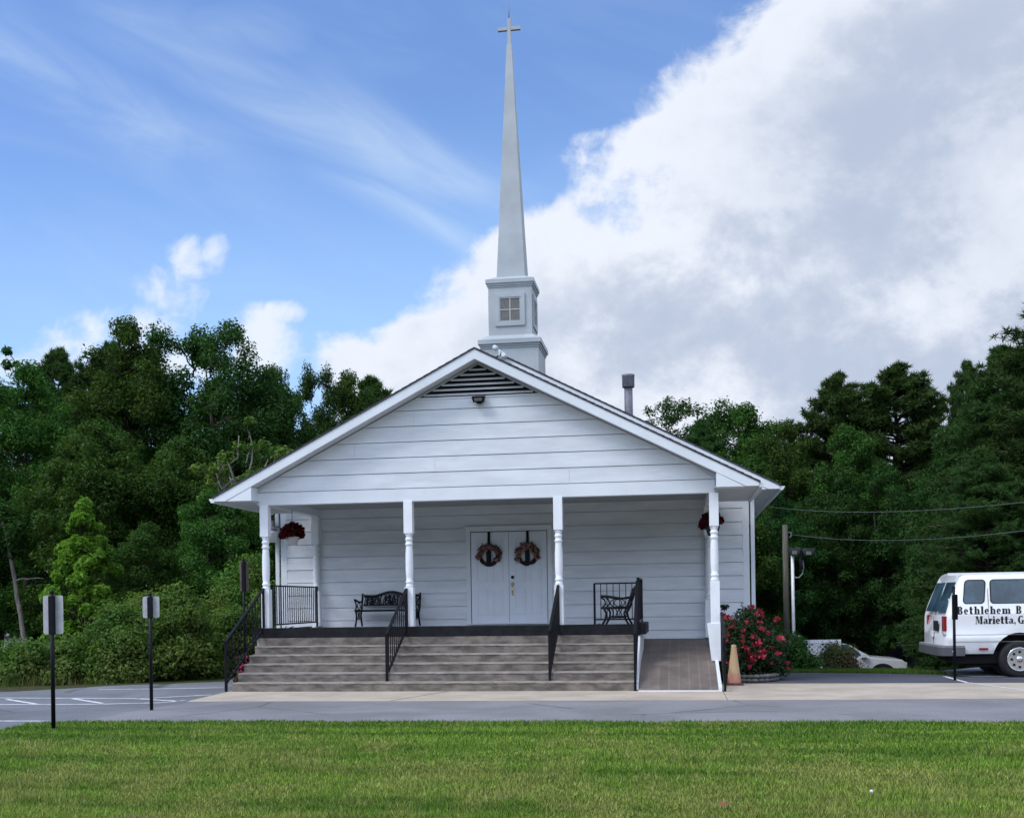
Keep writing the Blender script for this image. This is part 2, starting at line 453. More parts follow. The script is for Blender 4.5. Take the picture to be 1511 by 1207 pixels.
def ground_mat():
    mt = bpy.data.materials.new('rough_grass_and_soil')
    mt.use_nodes = True
    k = NT(mt.node_tree)
    b = k.n['Principled BSDF']
    t = k.node('ShaderNodeTexCoord')
    n = k.noise(t.outputs['Object'], 0.7, 6, 0.6)
    n2 = k.noise(t.outputs['Object'], 14, 5, 0.7)
    c = k.mix(k.ss(n, 0.4, 0.6), (0.055, 0.085, 0.022), (0.075, 0.07, 0.035))
    c = k.mix(k.ss(n2, 0.35, 0.7), k.mix(1.0, c, (0.5, 0.5, 0.5), 'MULTIPLY'), c)
    k.l.new(c, b.inputs['Base Color'])
    b.inputs['Roughness'].default_value = 1.0
    b.inputs['Specular IOR Level'].default_value = 0.1
    return mt
MT['grass'] = grass_mat()
MT['turf'] = turf_mat()
MT['road'] = asphalt_mat('grey_lane_asphalt', (0.215, 0.210, 0.218), (1.25, 1.24, 1.22))
MT['lot'] = asphalt_mat('blue_grey_lot_asphalt', (0.175, 0.178, 0.195), (1.2, 1.2, 1.2))
MT['drive'] = asphalt_mat('dark_drive_asphalt', (0.072, 0.075, 0.092), (1.25, 1.25, 1.25), False)
MT['pale_lot'] = asphalt_mat('pale_lot_concrete', (0.30, 0.30, 0.31), (1.1, 1.1, 1.1), False)
MT['paver'] = paver_mat()
MT['cone'] = cone_mat()
MT['ground'] = ground_mat()

# ------------------------------------------------------------------ mesh builder
class MB:
    def __init__(s):
        s.v = []
        s.f = []
        s.smooth = []
    def add(s, vs, fs, smooth=False):
        o = len(s.v)
        s.v += [tuple(map(float, p)) for p in vs]
        s.f += [tuple(i + o for i in f) for f in fs]
        s.smooth += [smooth] * len(fs)
        return s
    def box(s, x0, y0, z0, x1, y1, z1):
        vs = [(x, y, z) for z in (z0, z1) for y in (y0, y1) for x in (x0, x1)]
        return s.add(vs, [(0, 2, 3, 1), (4, 5, 7, 6), (0, 1, 5, 4), (2, 6, 7, 3), (0, 4, 6, 2), (1, 3, 7, 5)])
    def cbox(s, c, d):
        return s.box(c[0] - d[0] / 2, c[1] - d[1] / 2, c[2] - d[2] / 2, c[0] + d[0] / 2, c[1] + d[1] / 2, c[2] + d[2] / 2)
    def prism(s, poly, a0, a1, axis='y'):
        """polygon in the two other axes, extruded along axis"""
        n = len(poly)
        def P(p, a):
            return {'y': (p[0], a, p[1]), 'x': (a, p[0], p[1]), 'z': (p[0], p[1], a)}[axis]
        vs = [P(p, a0) for p in poly] + [P(p, a1) for p in poly]
        fs = [tuple(range(n)), tuple(range(2 * n - 1, n - 1, -1))]
        fs += [(i, i + n, (i + 1) % n + n, (i + 1) % n) for i in range(n)]
        return s.add(vs, fs)
    def bar(s, p, q, w_, h=None, up=(0, 0, 1)):
        """rectangular bar from p to q"""
        p, q = Vector(p), Vector(q)
        h = h or w_
        d = (q - p).normalized()
        u = Vector(up)
        if abs(d.dot(u)) > 0.98:
            u = Vector((0, 1, 0))
        a = d.cross(u).normalized() * w_ / 2
        b = a.cross(d).normalized() * h / 2
        vs = [p - a - b, p + a - b, p + a + b, p - a + b, q - a - b, q + a - b, q + a + b, q - a + b]
        return s.add(vs, [(3, 2, 1, 0), (4, 5, 6, 7), (0, 1, 5, 4), (1, 2, 6, 5), (2, 3, 7, 6), (3, 0, 4, 7)])
    def tube(s, pts, rad, n=8, cap=True):
        pts = [Vector(p) for p in pts]
        if not isinstance(rad, (list, tuple)):
            rad = [rad] * len(pts)
        vs = []
        ref = None
        for i, p in enumerate(pts):
            d = (pts[min(i + 1, len(pts) - 1)] - pts[max(i - 1, 0)])
            d = d.normalized() if d.length > 1e-9 else Vector((0, 0, 1))
            if ref is None:
                ref = Vector((1, 0, 0)) if abs(d.x) < 0.9 else Vector((0, 1, 0))
            a = (ref - d * ref.dot(d)).normalized()
            ref = a
            b = d.cross(a)
            for k in range(n):
                t = 2 * math.pi * k / n
                vs.append(p + (a * math.cos(t) + b * math.sin(t)) * rad[i])
        fs = []
        for i in range(len(pts) - 1):
            for k in range(n):
                fs.append((i * n + k, i * n + (k + 1) % n, (i + 1) * n + (k + 1) % n, (i + 1) * n + k))
        s.add(vs, fs, True)
        if cap:
            o = len(s.v) - len(vs)
            s.f.append(tuple(o + k for k in range(n - 1, -1, -1)))
            s.f.append(tuple(o + (len(pts) - 1) * n + k for k in range(n)))
            s.smooth += [False, False]
        return s
    def lathe(s, prof, c=(0, 0, 0), n=20, axis='z'):
        """profile [(r, h)] turned about an axis through c"""
        vs = []
        for r, h in prof:
            for k in range(n):
                t = 2 * math.pi * k / n
                a, b = r * math.cos(t), r * math.sin(t)
                p = {'z': (a, b, h), 'y': (a, h, b), 'x': (h, a, b)}[axis]
                vs.append((p[0] + c[0], p[1] + c[1], p[2] + c[2]))
        fs = [(i * n + k, i * n + (k + 1) % n, (i + 1) * n + (k + 1) % n, (i + 1) * n + k) for i in range(len(prof) - 1) for k in range(n)]
        s.add(vs, fs, True)
        o = len(s.v) - len(vs)
        s.f.append(tuple(o + k for k in range(n - 1, -1, -1)))
        s.f.append(tuple(o + (len(prof) - 1) * n + k for k in range(n)))
        s.smooth += [False, False]
        return s
    def ball(s, c, r, n=12, m=8, sq=(1, 1, 1)):
        prof = [(max(1e-4, math.sin(math.pi * i / m)), -math.cos(math.pi * i / m)) for i in range(m + 1)]
        vs = []
        for a, h in prof:
            for k in range(n):
                t = 2 * math.pi * k / n
                vs.append((c[0] + r * sq[0] * a * math.cos(t), c[1] + r * sq[1] * a * math.sin(t), c[2] + r * sq[2] * h))
        return s.add(vs, [(i * n + k, i * n + (k + 1) % n, (i + 1) * n + (k + 1) % n, (i + 1) * n + k) for i in range(m) for k in range(n)], True)
    def frustum(s, c, h, w0, w1, d0=None, d1=None):
        d0 = d0 or w0
        d1 = d1 or w1
        x, y, z = c
        vs = [(x + sx * w0 / 2, y + sy * d0 / 2, z) for sx, sy in ((-1, -1), (1, -1), (1, 1), (-1, 1))]
        vs += [(x + sx * w1 / 2, y + sy * d1 / 2, z + h) for sx, sy in ((-1, -1), (1, -1), (1, 1), (-1, 1))]
        return s.add(vs, [(3, 2, 1, 0), (4, 5, 6, 7), (0, 1, 5, 4), (1, 2, 6, 5), (2, 3, 7, 6), (3, 0, 4, 7)])
    def build(s, name, m, parent=None, world=True, bevel=0.0):
        off = Vector((0, 0, 0))
        if parent is not None and world:
            r = parent
            while r.parent:
                r = r.parent
            off = Vector(r.location)
        me = bpy.data.meshes.new(name)
        me.from_pydata([(a - off.x, b - off.y, c - off.z) for a, b, c in s.v], [], s.f)
        bm = bmesh.new()
        bm.from_mesh(me)
        bmesh.ops.recalc_face_normals(bm, faces=bm.faces)
        if bevel:
            es = [e for e in bm.edges if len(e.link_faces) == 2 and e.calc_face_angle(0) > 0.6]
            bmesh.ops.bevel(bm, geom=es, offset=bevel, segments=2, profile=0.7, affect='EDGES', clamp_overlap=True)
        bm.to_mesh(me)
        bm.free()
        if not bevel:
            for p, sm in zip(me.polygons, s.smooth):
                p.use_smooth = sm
        else:
            for p in me.polygons:
                p.use_smooth = False
        me.materials.append(MT[m] if isinstance(m, str) else m)
        o = bpy.data.objects.new(name, me)
        COL.objects.link(o)
        o.parent = parent
        return o

def thing(name, label, cat, loc=(0, 0, 0), group=None):
    o = bpy.data.objects.new(name, None)
    o.empty_display_size = 0.2
    COL.objects.link(o)
    o.location = loc
    tag(o, label, cat, group)
    return o
def tag(o, label=None, cat=None, group=None, kind=None):
    if label: o['label'] = label
    if cat: o['category'] = cat
    if group: o['group'] = group
    if kind: o['kind'] = kind
    return o
def copy_tree(o, loc=None, rz=None, scale=None, label=None, group=None, name=None):
    c = o.copy()
    COL.objects.link(c)
    if loc is not None: c.location = loc
    if rz is not None: c.rotation_euler = (0, 0, rz)
    if scale is not None: c.scale = scale
    if label: c['label'] = label
    if group: c['group'] = group
    for ch in [x for x in o.children]:
        d = ch.copy()
        COL.objects.link(d)
        d.parent = c
        for g in [x for x in ch.children]:
            e = g.copy()
            COL.objects.link(e)
            e.parent = d
    return c

# ------------------------------------------------------------------ terrain
def sst(a, b, x):
    t = np.clip((x - a) / (b - a), 0, 1)
    return t * t * (3 - 2 * t)
def ground_h(x, y):
    x, y = np.asarray(x, float), np.asarray(y, float)
    right = sst(0.5, 3.0, x) * (-0.10 * sst(23.5, 26, y) - 0.22 * sst(25.5, 30, y) - 1.5 * sst(29, 38, y) - 0.5 * sst(38, 60, y))
    left = -0.3 * sst(-10, -16, x) * sst(21, 30, y) - 0.4 * sst(30, 60, y) * sst(0, -5, x)
    return right + left
def terrain():
    xs = np.concatenate([np.linspace(-400, -45, 12), np.arange(-40, 40.1, 1.0), np.linspace(45, 400, 12)])
    ys = np.concatenate([np.linspace(-300, -12, 10), np.arange(-10, 70.1, 1.0), np.linspace(75, 600, 14)])
    X, Y = np.meshgrid(xs, ys)
    Z = ground_h(X, Y) - 0.02
    v = np.stack([X, Y, Z], -1).reshape(-1, 3)
    nx = len(xs)
    f = [(j * nx + i, j * nx + i + 1, (j + 1) * nx + i + 1, (j + 1) * nx + i) for j in range(len(ys) - 1) for i in range(nx - 1)]
    b = MB()
    b.add(v, f, True)
    tag(b.build('ground', 'ground'), kind='structure')
terrain()

def sheet(name, poly, z, m, th=0.0):
    b = MB()
    if th:
        b.prism(poly, z - th, z, 'z')
    else:
        b.add([(x, y, z) for x, y in poly], [tuple(range(len(poly)))])
    o = b.build(name, m)
    return tag(o, kind='structure')
def wob(pts, amp, step=0.35, seed=1):
    """the same outline with small irregularities"""
    r = random.Random(seed)
    out = []
    for (a, b) in zip(pts, pts[1:]):
        n = max(1, int(math.dist(a, b) / step))
        for i in range(n):
            t = i / n
            j = amp if i else 0
            out.append((a[0] + (b[0] - a[0]) * t + r.uniform(-j, j), a[1] + (b[1] - a[1]) * t + r.uniform(-j, j)))
    out.append(pts[-1])
    return out

# lot on the church's west side, lane in front, walk, drive beside it
sheet('parking_lot', [(-60, 2), (-8.0, 2), (-7.9, 17.6), (-8.2, 19.3), (-8.95, 24.5), (-8.95, 26), (-9.6, 23.0)] +
      wob([(-9.46, 22.0), (-11.54, 20.9), (-12.72, 19.6), (-20, 18.3), (-60, 17.6)], 0.10, 0.5, 3), -0.008, 'lot')
sheet('access_road', wob([(-8.25, 14.0), (-8.30, 15.6), (-8.02, 17.20)], 0.04, 0.3, 5) + [(-8.0, 17.46), (30, 18.2), (30, 14.0)], -0.004, 'road')
sheet('sidewalk', [(-8.15, 17.43), (0.72, 17.58), (0.74, 17.58), (0.74, 19.6), (0.74, 20.2), (-8.25, 20.2), (-8.25, 19.28)], 0.0, 'sidewalk', 0.06)
sheet('sidewalk', [(0.752, 17.58), (6.1, 17.80), (30, 18.2), (30, 20.9), (0.752, 20.9)], 0.001, 'sidewalk', 0.06)
sheet('driveway', [(0.7, 20.9), (30, 20.9), (30, 26), (5.1, 24.2)] + wob([(4.8, 23.45), (3.2, 23.75), (1.8, 24.1), (0.7, 24.1)], 0.05, 0.3, 8), -0.002, 'drive')
sheet('parking_lot', [(5.0, 23.9), (5.6, 24.4), (7.5, 26.4), (30, 26.4), (30, 22.4), (5.6, 22.4), (5.3, 23.2)], 0.004, 'pale_lot')
joint = MB()
joint.bar((-4.66, 17.49, 0.0005), (-4.1, 19.3, 0.0005), 0.018, 0.003)
tag(joint.build('sidewalk', 'dark'), kind='structure')
def stripe(a, b, wd=0.10, z=0.0):
    s_ = MB()
    a, b = Vector((*a, 0)), Vector((*b, 0))
    d = (b - a).normalized()
    n = Vector((-d.y, d.x, 0)) * wd / 2
    s_.add([(a - n) + Vector((0, 0, z)), (b - n) + Vector((0, 0, z)), (b + n) + Vector((0, 0, z)), (a + n) + Vector((0, 0, z))], [(0, 1, 2, 3)])
    tag(s_.build('parking_line', 'paint'), kind='structure')
for a, b in (((-30, 17.4), (-10.23, 16.93)), ((-10.23, 16.93), (-9.34, 17.02)), ((-9.34, 17.02), (-8.51, 17.25)), ((-8.51, 17.25), (-8.28, 17.66)),
             ((-30, 18.7), (-12.05, 18.2)), ((-12.05, 18.2), (-9.29, 18.02)), ((-9.3, 18.02), (-8.30, 18.75)),
             ((-11.74, 17.92), (-10.62, 17.03)), ((-10.56, 18.04), (-9.50, 17.14)), ((-9.35, 18.0), (-8.34, 17.52)),
             ((-11.14, 19.96), (-8.76, 20.37)), ((-30, 14.3), (-8.85, 14.47)), ((-12.85, 17.98), (-11.7, 17.0))):
    stripe(a, b, 0.09, -0.003)
for a, b in (((5.13, 22.6), (5.16, 20.95)),):
    stripe(a, b, 0.07, 0.003)
stripe((5.18, 20.9), (5.68, 18.9), 0.06, 0.006)
stripe((5.9, 23.4), (8.5, 22.9), 0.09, 0.009)

# lawn and its blades
def lawn_edge(x):
    return 14.36 + 0.012 * (x + 2) + 0.03 * np.sin(x * 3.1) + 0.02 * np.sin(x * 7.7 + 1)
LX = -8.78
lp = [(LX - 0.05, -30)] + [(LX + 0.05 * math.sin(y * 2.3), y) for y in np.arange(2, 13.9, 0.3)] + [(LX + 0.12, 14.1), (LX + 0.35, 14.28)]
lp += [(x, float(lawn_edge(x))) for x in np.arange(-8.2, 29.9, 0.15)] + [(30, -30)]
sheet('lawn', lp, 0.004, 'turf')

def tri_mesh(name, verts, nper, faces_per, m, parent=None, smooth=False):
    """fast mesh: verts (N*nper,3), every group of nper points is one face loop"""
    n = len(verts) // nper
    me = bpy.data.meshes.new(name)
    me.vertices.add(len(verts))
    me.vertices.foreach_set('co', np.ascontiguousarray(verts, dtype=np.float32).ravel())
    me.loops.add(n * nper)
    me.loops.foreach_set('vertex_index', np.arange(n * nper, dtype=np.int32))
    me.polygons.add(n)
    me.polygons.foreach_set('loop_start', np.arange(0, n * nper, nper, dtype=np.int32))
    me.polygons.foreach_set('loop_total', np.full(n, nper, dtype=np.int32))
    me.update(calc_edges=True)
    me.materials.append(MT[m] if isinstance(m, str) else m)
    o = bpy.data.objects.new(name, me)
    COL.objects.link(o)
    o.parent = parent
    return o

def blades(n, xlo, xhi, ylo, yhi, rng, fan=True):
    yy = ylo * (yhi / ylo) ** rng.random(n)
    if fan:   # a wedge a little wider than what is looked at
        c = -0.15 * yy
        xx = c + (rng.random(n) * 2 - 1) * (0.55 * yy + 3.0)
    else:
        xx = xlo + (xhi - xlo) * rng.random(n)
    keep = (xx > LX + 0.0) & (yy < lawn_edge(xx) + rng.normal(0, 0.02, n)) & ~((xx < LX + 0.35) & (yy > 13.95 + (xx - LX)))
    xx, yy = xx[keep], yy[keep]
    n = len(xx)
    tuft = 0.5 + 0.5 * np.sin(xx * 23 + 4 * np.sin(yy * 9)) * np.sin(yy * 19 + 3 * np.sin(xx * 7))
    h = (0.7 + 0.6 * tuft) * rng.uniform(0.018, 0.050, n) * (1 + 0.35 * np.sin(xx * 1.7 + 2) * np.sin(yy * 1.3))
    wd = rng.uniform(0.006, 0.012, n) * (yy / 8.5)
    ang = rng.random(n) * 6.283
    lean = rng.uniform(0.1, 0.9, n) * h
    la = rng.random(n) * 6.283
    base = np.stack([xx, yy, np.full(n, 0.003)], 1)
    side = np.stack([np.cos(ang) * wd / 2, np.sin(ang) * wd / 2, np.zeros(n)], 1)
    tip = base + np.stack([np.cos(la) * lean, np.sin(la) * lean, h], 1)
    return np.stack([base - side, base + side, tip], 1).reshape(-1, 3)
rng = np.random.default_rng(3)
bl_ = blades(680000, 0, 0, 7.2, 14.6, rng)
tag(tri_mesh('grass', bl_, 3, 1, 'grass'), 'short mown green lawn grass in front of the church', 'grass', kind='stuff')

# ------------------------------------------------------------------ church
CX = -3.733
YP, YW = 20.9, 24.1
SL = 0.511
church = thing('church', 'white lap sided gabled church with columned porch and tall pointed steeple', 'church', (CX, YW, 0))
FZ = 1.09

def siding(b, y, z0, z1, step, xlim, split=(), lip=0.030):
    """horizontal lap boards facing -Y; xlim(z) gives the two ends of a board at a height"""
    z = z0
    i = 0
    while z < z1 - 1e-4:
        zt = min(z + step, z1)
        a0, b0 = xlim(z)
        a1, b1 = xlim(zt)
        if b0 - a0 < 0.05:
            break
        cuts = [a0] + [c for c in split[i:i + 1] if a1 < c < b1] + [b0]
        tops = [a1] + cuts[1:-1] + [b1]
        for (l0, r0), (l1, r1) in zip(zip(cuts, cuts[1:]), zip(tops, tops[1:])):
            g = 0.0016
            l0_, r0_, l1_, r1_ = l0 + g, r0 - g, min(l1 + g, r1), max(r1 - g, l1)
            zq = z + 0.013
            vs = [(l0_, y - lip, zq), (r0_, y - lip, zq), (r1_, y - lip + 0.009, zt), (l1_, y - lip + 0.009, zt), (l0_, y, zq), (r0_, y, zq), (l1_, y, zt), (r1_, y, zt)]
            b.add(vs, [(0, 1, 2, 3), (4, 5, 1, 0), (0, 3, 6, 4), (1, 5, 7, 2), (3, 2, 7, 6)])
        z = zt
        i += 1
    return b

# main walls
wl = MB()
siding(wl, YW, 0.05, 3.95, 0.288, lambda z: (-8.80, 1.40))
wl.box(-8.90, YW + 0.001, 0, 1.50, YW + 0.12, 4.02)
wall_front = wl.build('wall', 'siding', church)
for x0, x1 in ((-8.90, -8.78), (1.38, 1.50)):
    s_ = MB()
    s_.box(x0, YW + 0.122, 0.0, x1, 40, 3.95)
    s_.build('wall', 'siding', church)
s_ = MB()
s_.prism([(-8.9, 0), (1.5, 0), (1.5, 3.95), (CX, 6.75), (-8.9, 3.95)], 40.002, 40.12)
s_.build('wall', 'siding', church)
for x0, x1 in ((-8.93, -8.79), (1.39, 1.525)):
    s_ = MB()
    s_.box(x0, YW - 0.03, 0, x1, YW + 0.08, 3.86)
    s_.build('corner_trim', 'white', church)
for x in (-9.02, 1.60):
    s_ = MB()
    s_.box(x - 0.04, YW - 0.03, 0.05, x + 0.04, YW + 0.04, 3.75)
    s_.bar((x, YW, 3.72), (x + (0.22 if x > 0 else -0.22), YW - 0.1, 3.92), 0.07)
    s_.build('downspout', 'white', church)

# porch gable wall, its header beam, vent
zs0 = 6.395 - 0.235
gb = MB()
gx = lambda z: (CX - min(4.45, (zs0 - z) / SL), CX + min(4.45, (zs0 - z) / SL))
siding(gb, YP - 0.04, 3.80, 5.53, 0.300, gx, split=(-2.0, -4.6, -6.2, -1.2, -5.0), lip=0.026)
gb.prism([(CX - 4.58, 3.64), (CX - 4.47, 3.57), (CX + 4.47, 3.57), (CX + 4.58, 3.64), (CX + 4.58, zs0 + 0.02 - SL * 4.58), (CX, zs0 + 0.02), (CX - 4.58, zs0 + 0.02 - SL * 4.58)], YP - 0.034, YP + 0.06)
gable = gb.build('gable_wall', 'siding', church)
bmh = MB()
bmh.box(CX - 4.46, YP - 0.062, 3.558, CX + 4.44, YP - 0.036, 3.80)
bmh.box(CX - 4.40, YP + 0.062, 3.562, CX + 4.40, YP + 0.10, 3.80)
bmh.box(CX - 4.46, YP - 0.036, 3.553, CX + 4.44, YP + 0.10, 3.566)
bmh.build('header_beam', 'white', church)
for x in (-8.06, 0.69):
    s_ = MB()
    s_.box(x - 0.09, YP + 0.102, 3.558, x + 0.09, YW - 0.02, 3.80)
    s_.build('side_beam', 'white', church)
vn = MB()
vz, vh, vw = 5.54, 0.60, 1.17
vn.prism([(CX - vw, vz), (CX + vw, vz), (CX, vz + vh)], YP - 0.050, YP - 0.044)
vent = vn.build('gable_vent', 'dark', church)
vl = MB()
for i in range(6):
    z = vz + 0.035 + i * 0.092
    h = (vz + vh - z) / vh * vw - 0.04
    if h > 0.04:
        vl.add([(CX - h, YP - 0.102, z), (CX + h, YP - 0.102, z), (CX + h, YP - 0.056, z + 0.030), (CX - h, YP - 0.056, z + 0.030),
                (CX - h, YP - 0.102, z - 0.018), (CX + h, YP - 0.102, z - 0.018)], [(0, 1, 2, 3), (4, 5, 1, 0), (0, 3, 4), (1, 5, 2)])
vl.build('louvre_slats', 'slat', vent)
vf = MB()
vf.box(CX - vw - 0.05, YP - 0.075, vz - 0.035, CX + vw + 0.05, YP - 0.045, vz)
vf.build('vent_trim', 'white', vent)

def gable_roof(y0, y1, zr, half, sof_x, name):
    """two shingled slopes with white rake boards, boxed eaves and gutters"""
    zap = zr
    ze = zr - SL * half
    for k, sx in enumerate((-1, 1)):
        rf = MB()
        a = (CX, zap)
        b_ = (CX + sx * (half + 0.03), ze - SL * 0.03)
        rf.prism([a, b_, (b_[0], b_[1] - 0.032), (a[0], a[1] - 0.032)], y0 - 0.015, y1)
        # shingle courses along the slope
        n = int(half / 0.14)
        for i in range(n):
            t0 = i / n
            x = CX + sx * (half + 0.03) * t0
            x2 = CX + sx * (half + 0.03) * (t0 + 0.97 / n)
            rf.prism([(x, zap - SL * abs(x - CX) + 0.001), (x2, zap - SL * abs(x2 - CX) + 0.009), (x2, zap - SL * abs(x2 - CX) + 0.001)], y0 - 0.012, y1)
        roof = rf.build('roof', 'shingle', church)
        # rake board
        zb = ze - 0.10
        fa = MB()
        d0, d1 = 0.034, 0.218
        xk = CX + sx * half
        xl = CX + sx * (zap - d1 - zb) / SL
        poly = [(CX, zap - d0), (xk, ze - d0), (xk, zb), (xl, zb), (CX, zap - d1)]
        fa.prism(poly, y0, y0 + 0.03)
        fa.build('fascia', 'white', roof)
        # sloping soffit under the rake, eave soffit, eave board
        so_ = MB()
        yg = YP - 0.03 if name == 'porch' else YW - 0.0
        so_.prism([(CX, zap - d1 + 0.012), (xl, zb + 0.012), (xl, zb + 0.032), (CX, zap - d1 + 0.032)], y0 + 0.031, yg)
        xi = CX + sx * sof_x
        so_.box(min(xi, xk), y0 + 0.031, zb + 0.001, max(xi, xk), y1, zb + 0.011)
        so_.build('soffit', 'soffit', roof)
        ef = MB()
        ef.box(min(xk, xk - sx * 0.03), y0 + 0.032, zb + 0.012, max(xk, xk - sx * 0.03), y1, ze - 0.05)
        ef.build('eave_board', 'white', roof)
        # pork-chop return that closes the boxed eave
        rt = MB()
        yin = yg - 0.002
        xr = CX + sx * (sof_x + (0.0 if name != 'porch' else 0.04))
        top = zap - d1 - SL * abs(xr - CX) - 0.004
        rt.prism([(xr, zb - 0.002), (xl - sx * 0.02, zb - 0.002), (xr, top)], y0 + 0.006, yin)
        rt.build('eave_return', 'white', roof)
        # gutter
        gt = MB()
        g = [(xk + sx * 0.002, ze - 0.04), (xk + sx * 0.002, ze - 0.125), (xk + sx * 0.07, ze - 0.125), (xk + sx * 0.115, ze - 0.05), (xk + sx * 0.105, ze - 0.05), (xk + sx * 0.065, ze - 0.115), (xk + sx * 0.012, ze - 0.115), (xk + sx * 0.012, ze - 0.04)]
        gt.prism(g, y0 + 0.02, y1)
        gt.prism(g[:4], y0 + 0.016, y0 + 0.0195)
        gt.build('gutter', 'white', roof)
gable_roof(20.49, 23.70, 6.395, 5.22, 4.42, 'porch')
gable_roof(23.72, 40.6, 6.973, 5.875, 5.25, 'main')
# main gable wall strip over the porch roof
s_ = MB()
s_.prism([(CX - 5.2, 3.97), (CX + 5.2, 3.97), (CX, 6.74)], YW + 0.003, YW + 0.10)
s_.build('wall', 'siding', church)
# porch ceiling
s_ = MB()
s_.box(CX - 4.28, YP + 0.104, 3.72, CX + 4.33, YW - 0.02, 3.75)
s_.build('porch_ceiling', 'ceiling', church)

# posts
def post(name, x, y, zt, zb, half=False):
    b = MB()
    wq = 0.085
    b.box(x - wq, y - wq, zt - 0.62, x + wq, y + wq, zt)
    b.box(x - wq, y - wq, zb, x + wq, y + wq, zb + 0.80)
    z0, z1 = zb + 0.80, zt - 0.62
    L = z1 - z0
    prof = [(0.060, z0 - 0.01), (0.078, z0 + 0.012), (0.082, z0 + 0.03), (0.066, z0 + 0.05), (0.064, z0 + 0.075), (0.080, z0 + 0.095), (0.080, z0 + 0.115), (0.062, z0 + 0.135),
            (0.070, z0 + 0.20), (0.076, z0 + L * 0.35), (0.074, z0 + L * 0.6), (0.064, z1 - 0.26), (0.062, z1 - 0.235), (0.078, z1 - 0.22), (0.078, z1 - 0.195), (0.064, z1 - 0.18),
            (0.064, z1 - 0.14), (0.076, z1 - 0.125), (0.076, z1 - 0.10), (0.062, z1 - 0.085), (0.062, z1 - 0.05), (0.080, z1 - 0.025), (0.062, z1 + 0.01)]
    b.lathe(prof, (x, y, 0), 20)
    return b.build(name, 'post', church)
for i in range(3):
    post('porch_post', -8.065 + 2.917 * i, YP, 3.556, FZ + 0.002)
post('porch_post', 0.685, YP, 3.556, 1.12)
for x in (-8.065, 0.66):
    post('porch_post', x, YW - 0.11, 3.556, FZ + 0.002 if x < 0 else 0.76)
s_ = MB()
s_.prism([(0.53, 1.13), (0.775, 1.13), (0.775, 0.43), (0.605, 0.43)], YP - 0.11, YP + 0.11)
s_.build('post_base', 'post', church, bevel=0.008)

# porch floor with its black edge
s_ = MB()
s_.box(-8.22, 20.76, 0.0, -0.80, 22.78, FZ - 0.024)
s_.box(-8.22, 22.78, 0.0, -1.72, YW - 0.02, FZ - 0.024)
floor = s_.build('porch_floor', 'deck', church)
s_ = MB()
s_.box(-8.27, 20.71, 0.94, -0.60, 20.758, FZ + 0.045)
s_.box(-0.798, 20.76, 0.94, -0.60, 22.78, FZ + 0.045)
s_.box(-8.27, 20.76, 0.935, -8.222, YW - 0.02, FZ)
s_.build('floor_edge', 'deckedge', floor)

# double doors
df = MB()
dl, dr, db, dt = -4.53, -2.82, FZ, 3.13
for x0, x1 in ((dl - 0.10, dl - 0.004), (dr + 0.004, dr + 0.10)):
    df.box(x0, YW - 0.07, db, x1, YW - 0.018, dt + 0.10)
df.box(dl - 0.004, YW - 0.07, dt + 0.012, dr + 0.004, YW - 0.018, dt + 0.10)
df.box(dl - 0.14, YW - 0.085, dt + 0.10, dr + 0.14, YW - 0.018, dt + 0.125)
frame = df.build('door_frame', 'white', church)
s_ = MB()
s_.box(dl - 0.004, YW - 0.036, db, dr + 0.004, YW - 0.0312, dt + 0.012)
s_.build('door_gap', 'dark', frame)
s_ = MB()
s_.box(dl, YW - 0.085, db, dr, YW - 0.037, db + 0.025)
s_.build('threshold', 'white', frame)
mid = (dl + dr) / 2
for x0, x1 in ((dl + 0.012, mid - 0.004), (mid + 0.004, dr - 0.012)):
    d = MB()
    d.box(x0, YW - 0.054, db + 0.027, x1, YW - 0.037, dt - 0.006)
    do = d.build('door', 'door', church)
    wdt = x1 - x0
    pm = MB()
    for cx_ in (x0 + wdt * 0.29, x0 + wdt * 0.71):
        for z0, z1 in ((db + 0.22, db + 0.78), (db + 0.93, db + 1.55), (db + 1.66, db + 1.88)):
            hw = wdt * 0.145
            for a in ((cx_ - hw, z0, cx_ - hw + 0.022, z1), (cx_ + hw - 0.022, z0, cx_ + hw, z1), (cx_ - hw + 0.022, z0, cx_ + hw - 0.022, z0 + 0.022), (cx_ - hw + 0.022, z1 - 0.022, cx_ + hw - 0.022, z1)):
                pm.box(a[0], YW - 0.072, a[1], a[2], YW - 0.0545, a[3])
            pm.box(cx_ - hw + 0.05, YW - 0.060, z0 + 0.05, cx_ + hw - 0.05, YW - 0.0545, z1 - 0.05)
    pm.build('door_panels', 'door', do)
    if x0 > mid:
        hx = x0 + 0.075
        hd = MB()
        hd.lathe([(0.036, YW - 0.055), (0.036, YW - 0.072), (0.02, YW - 0.08)], (hx, 0, 2.12), 14, 'y')
        hd.build('deadbolt', 'black', do)
        hd = MB()
        hd.lathe([(0.042, YW - 0.055), (0.042, YW - 0.073), (0.015, YW - 0.083)], (hx, 0, 1.97), 14, 'y')
        hd.tube([(hx, YW - 0.06, 1.95), (hx, YW - 0.11, 1.92), (hx + 0.006, YW - 0.115, 1.84), (hx - 0.004, YW - 0.11, 1.78), (hx, YW - 0.06, 1.74)], 0.014, 8)
        hd.ball((hx, YW - 0.06, 1.735), 0.022)
        hd.build('door_handle', 'brass', do)

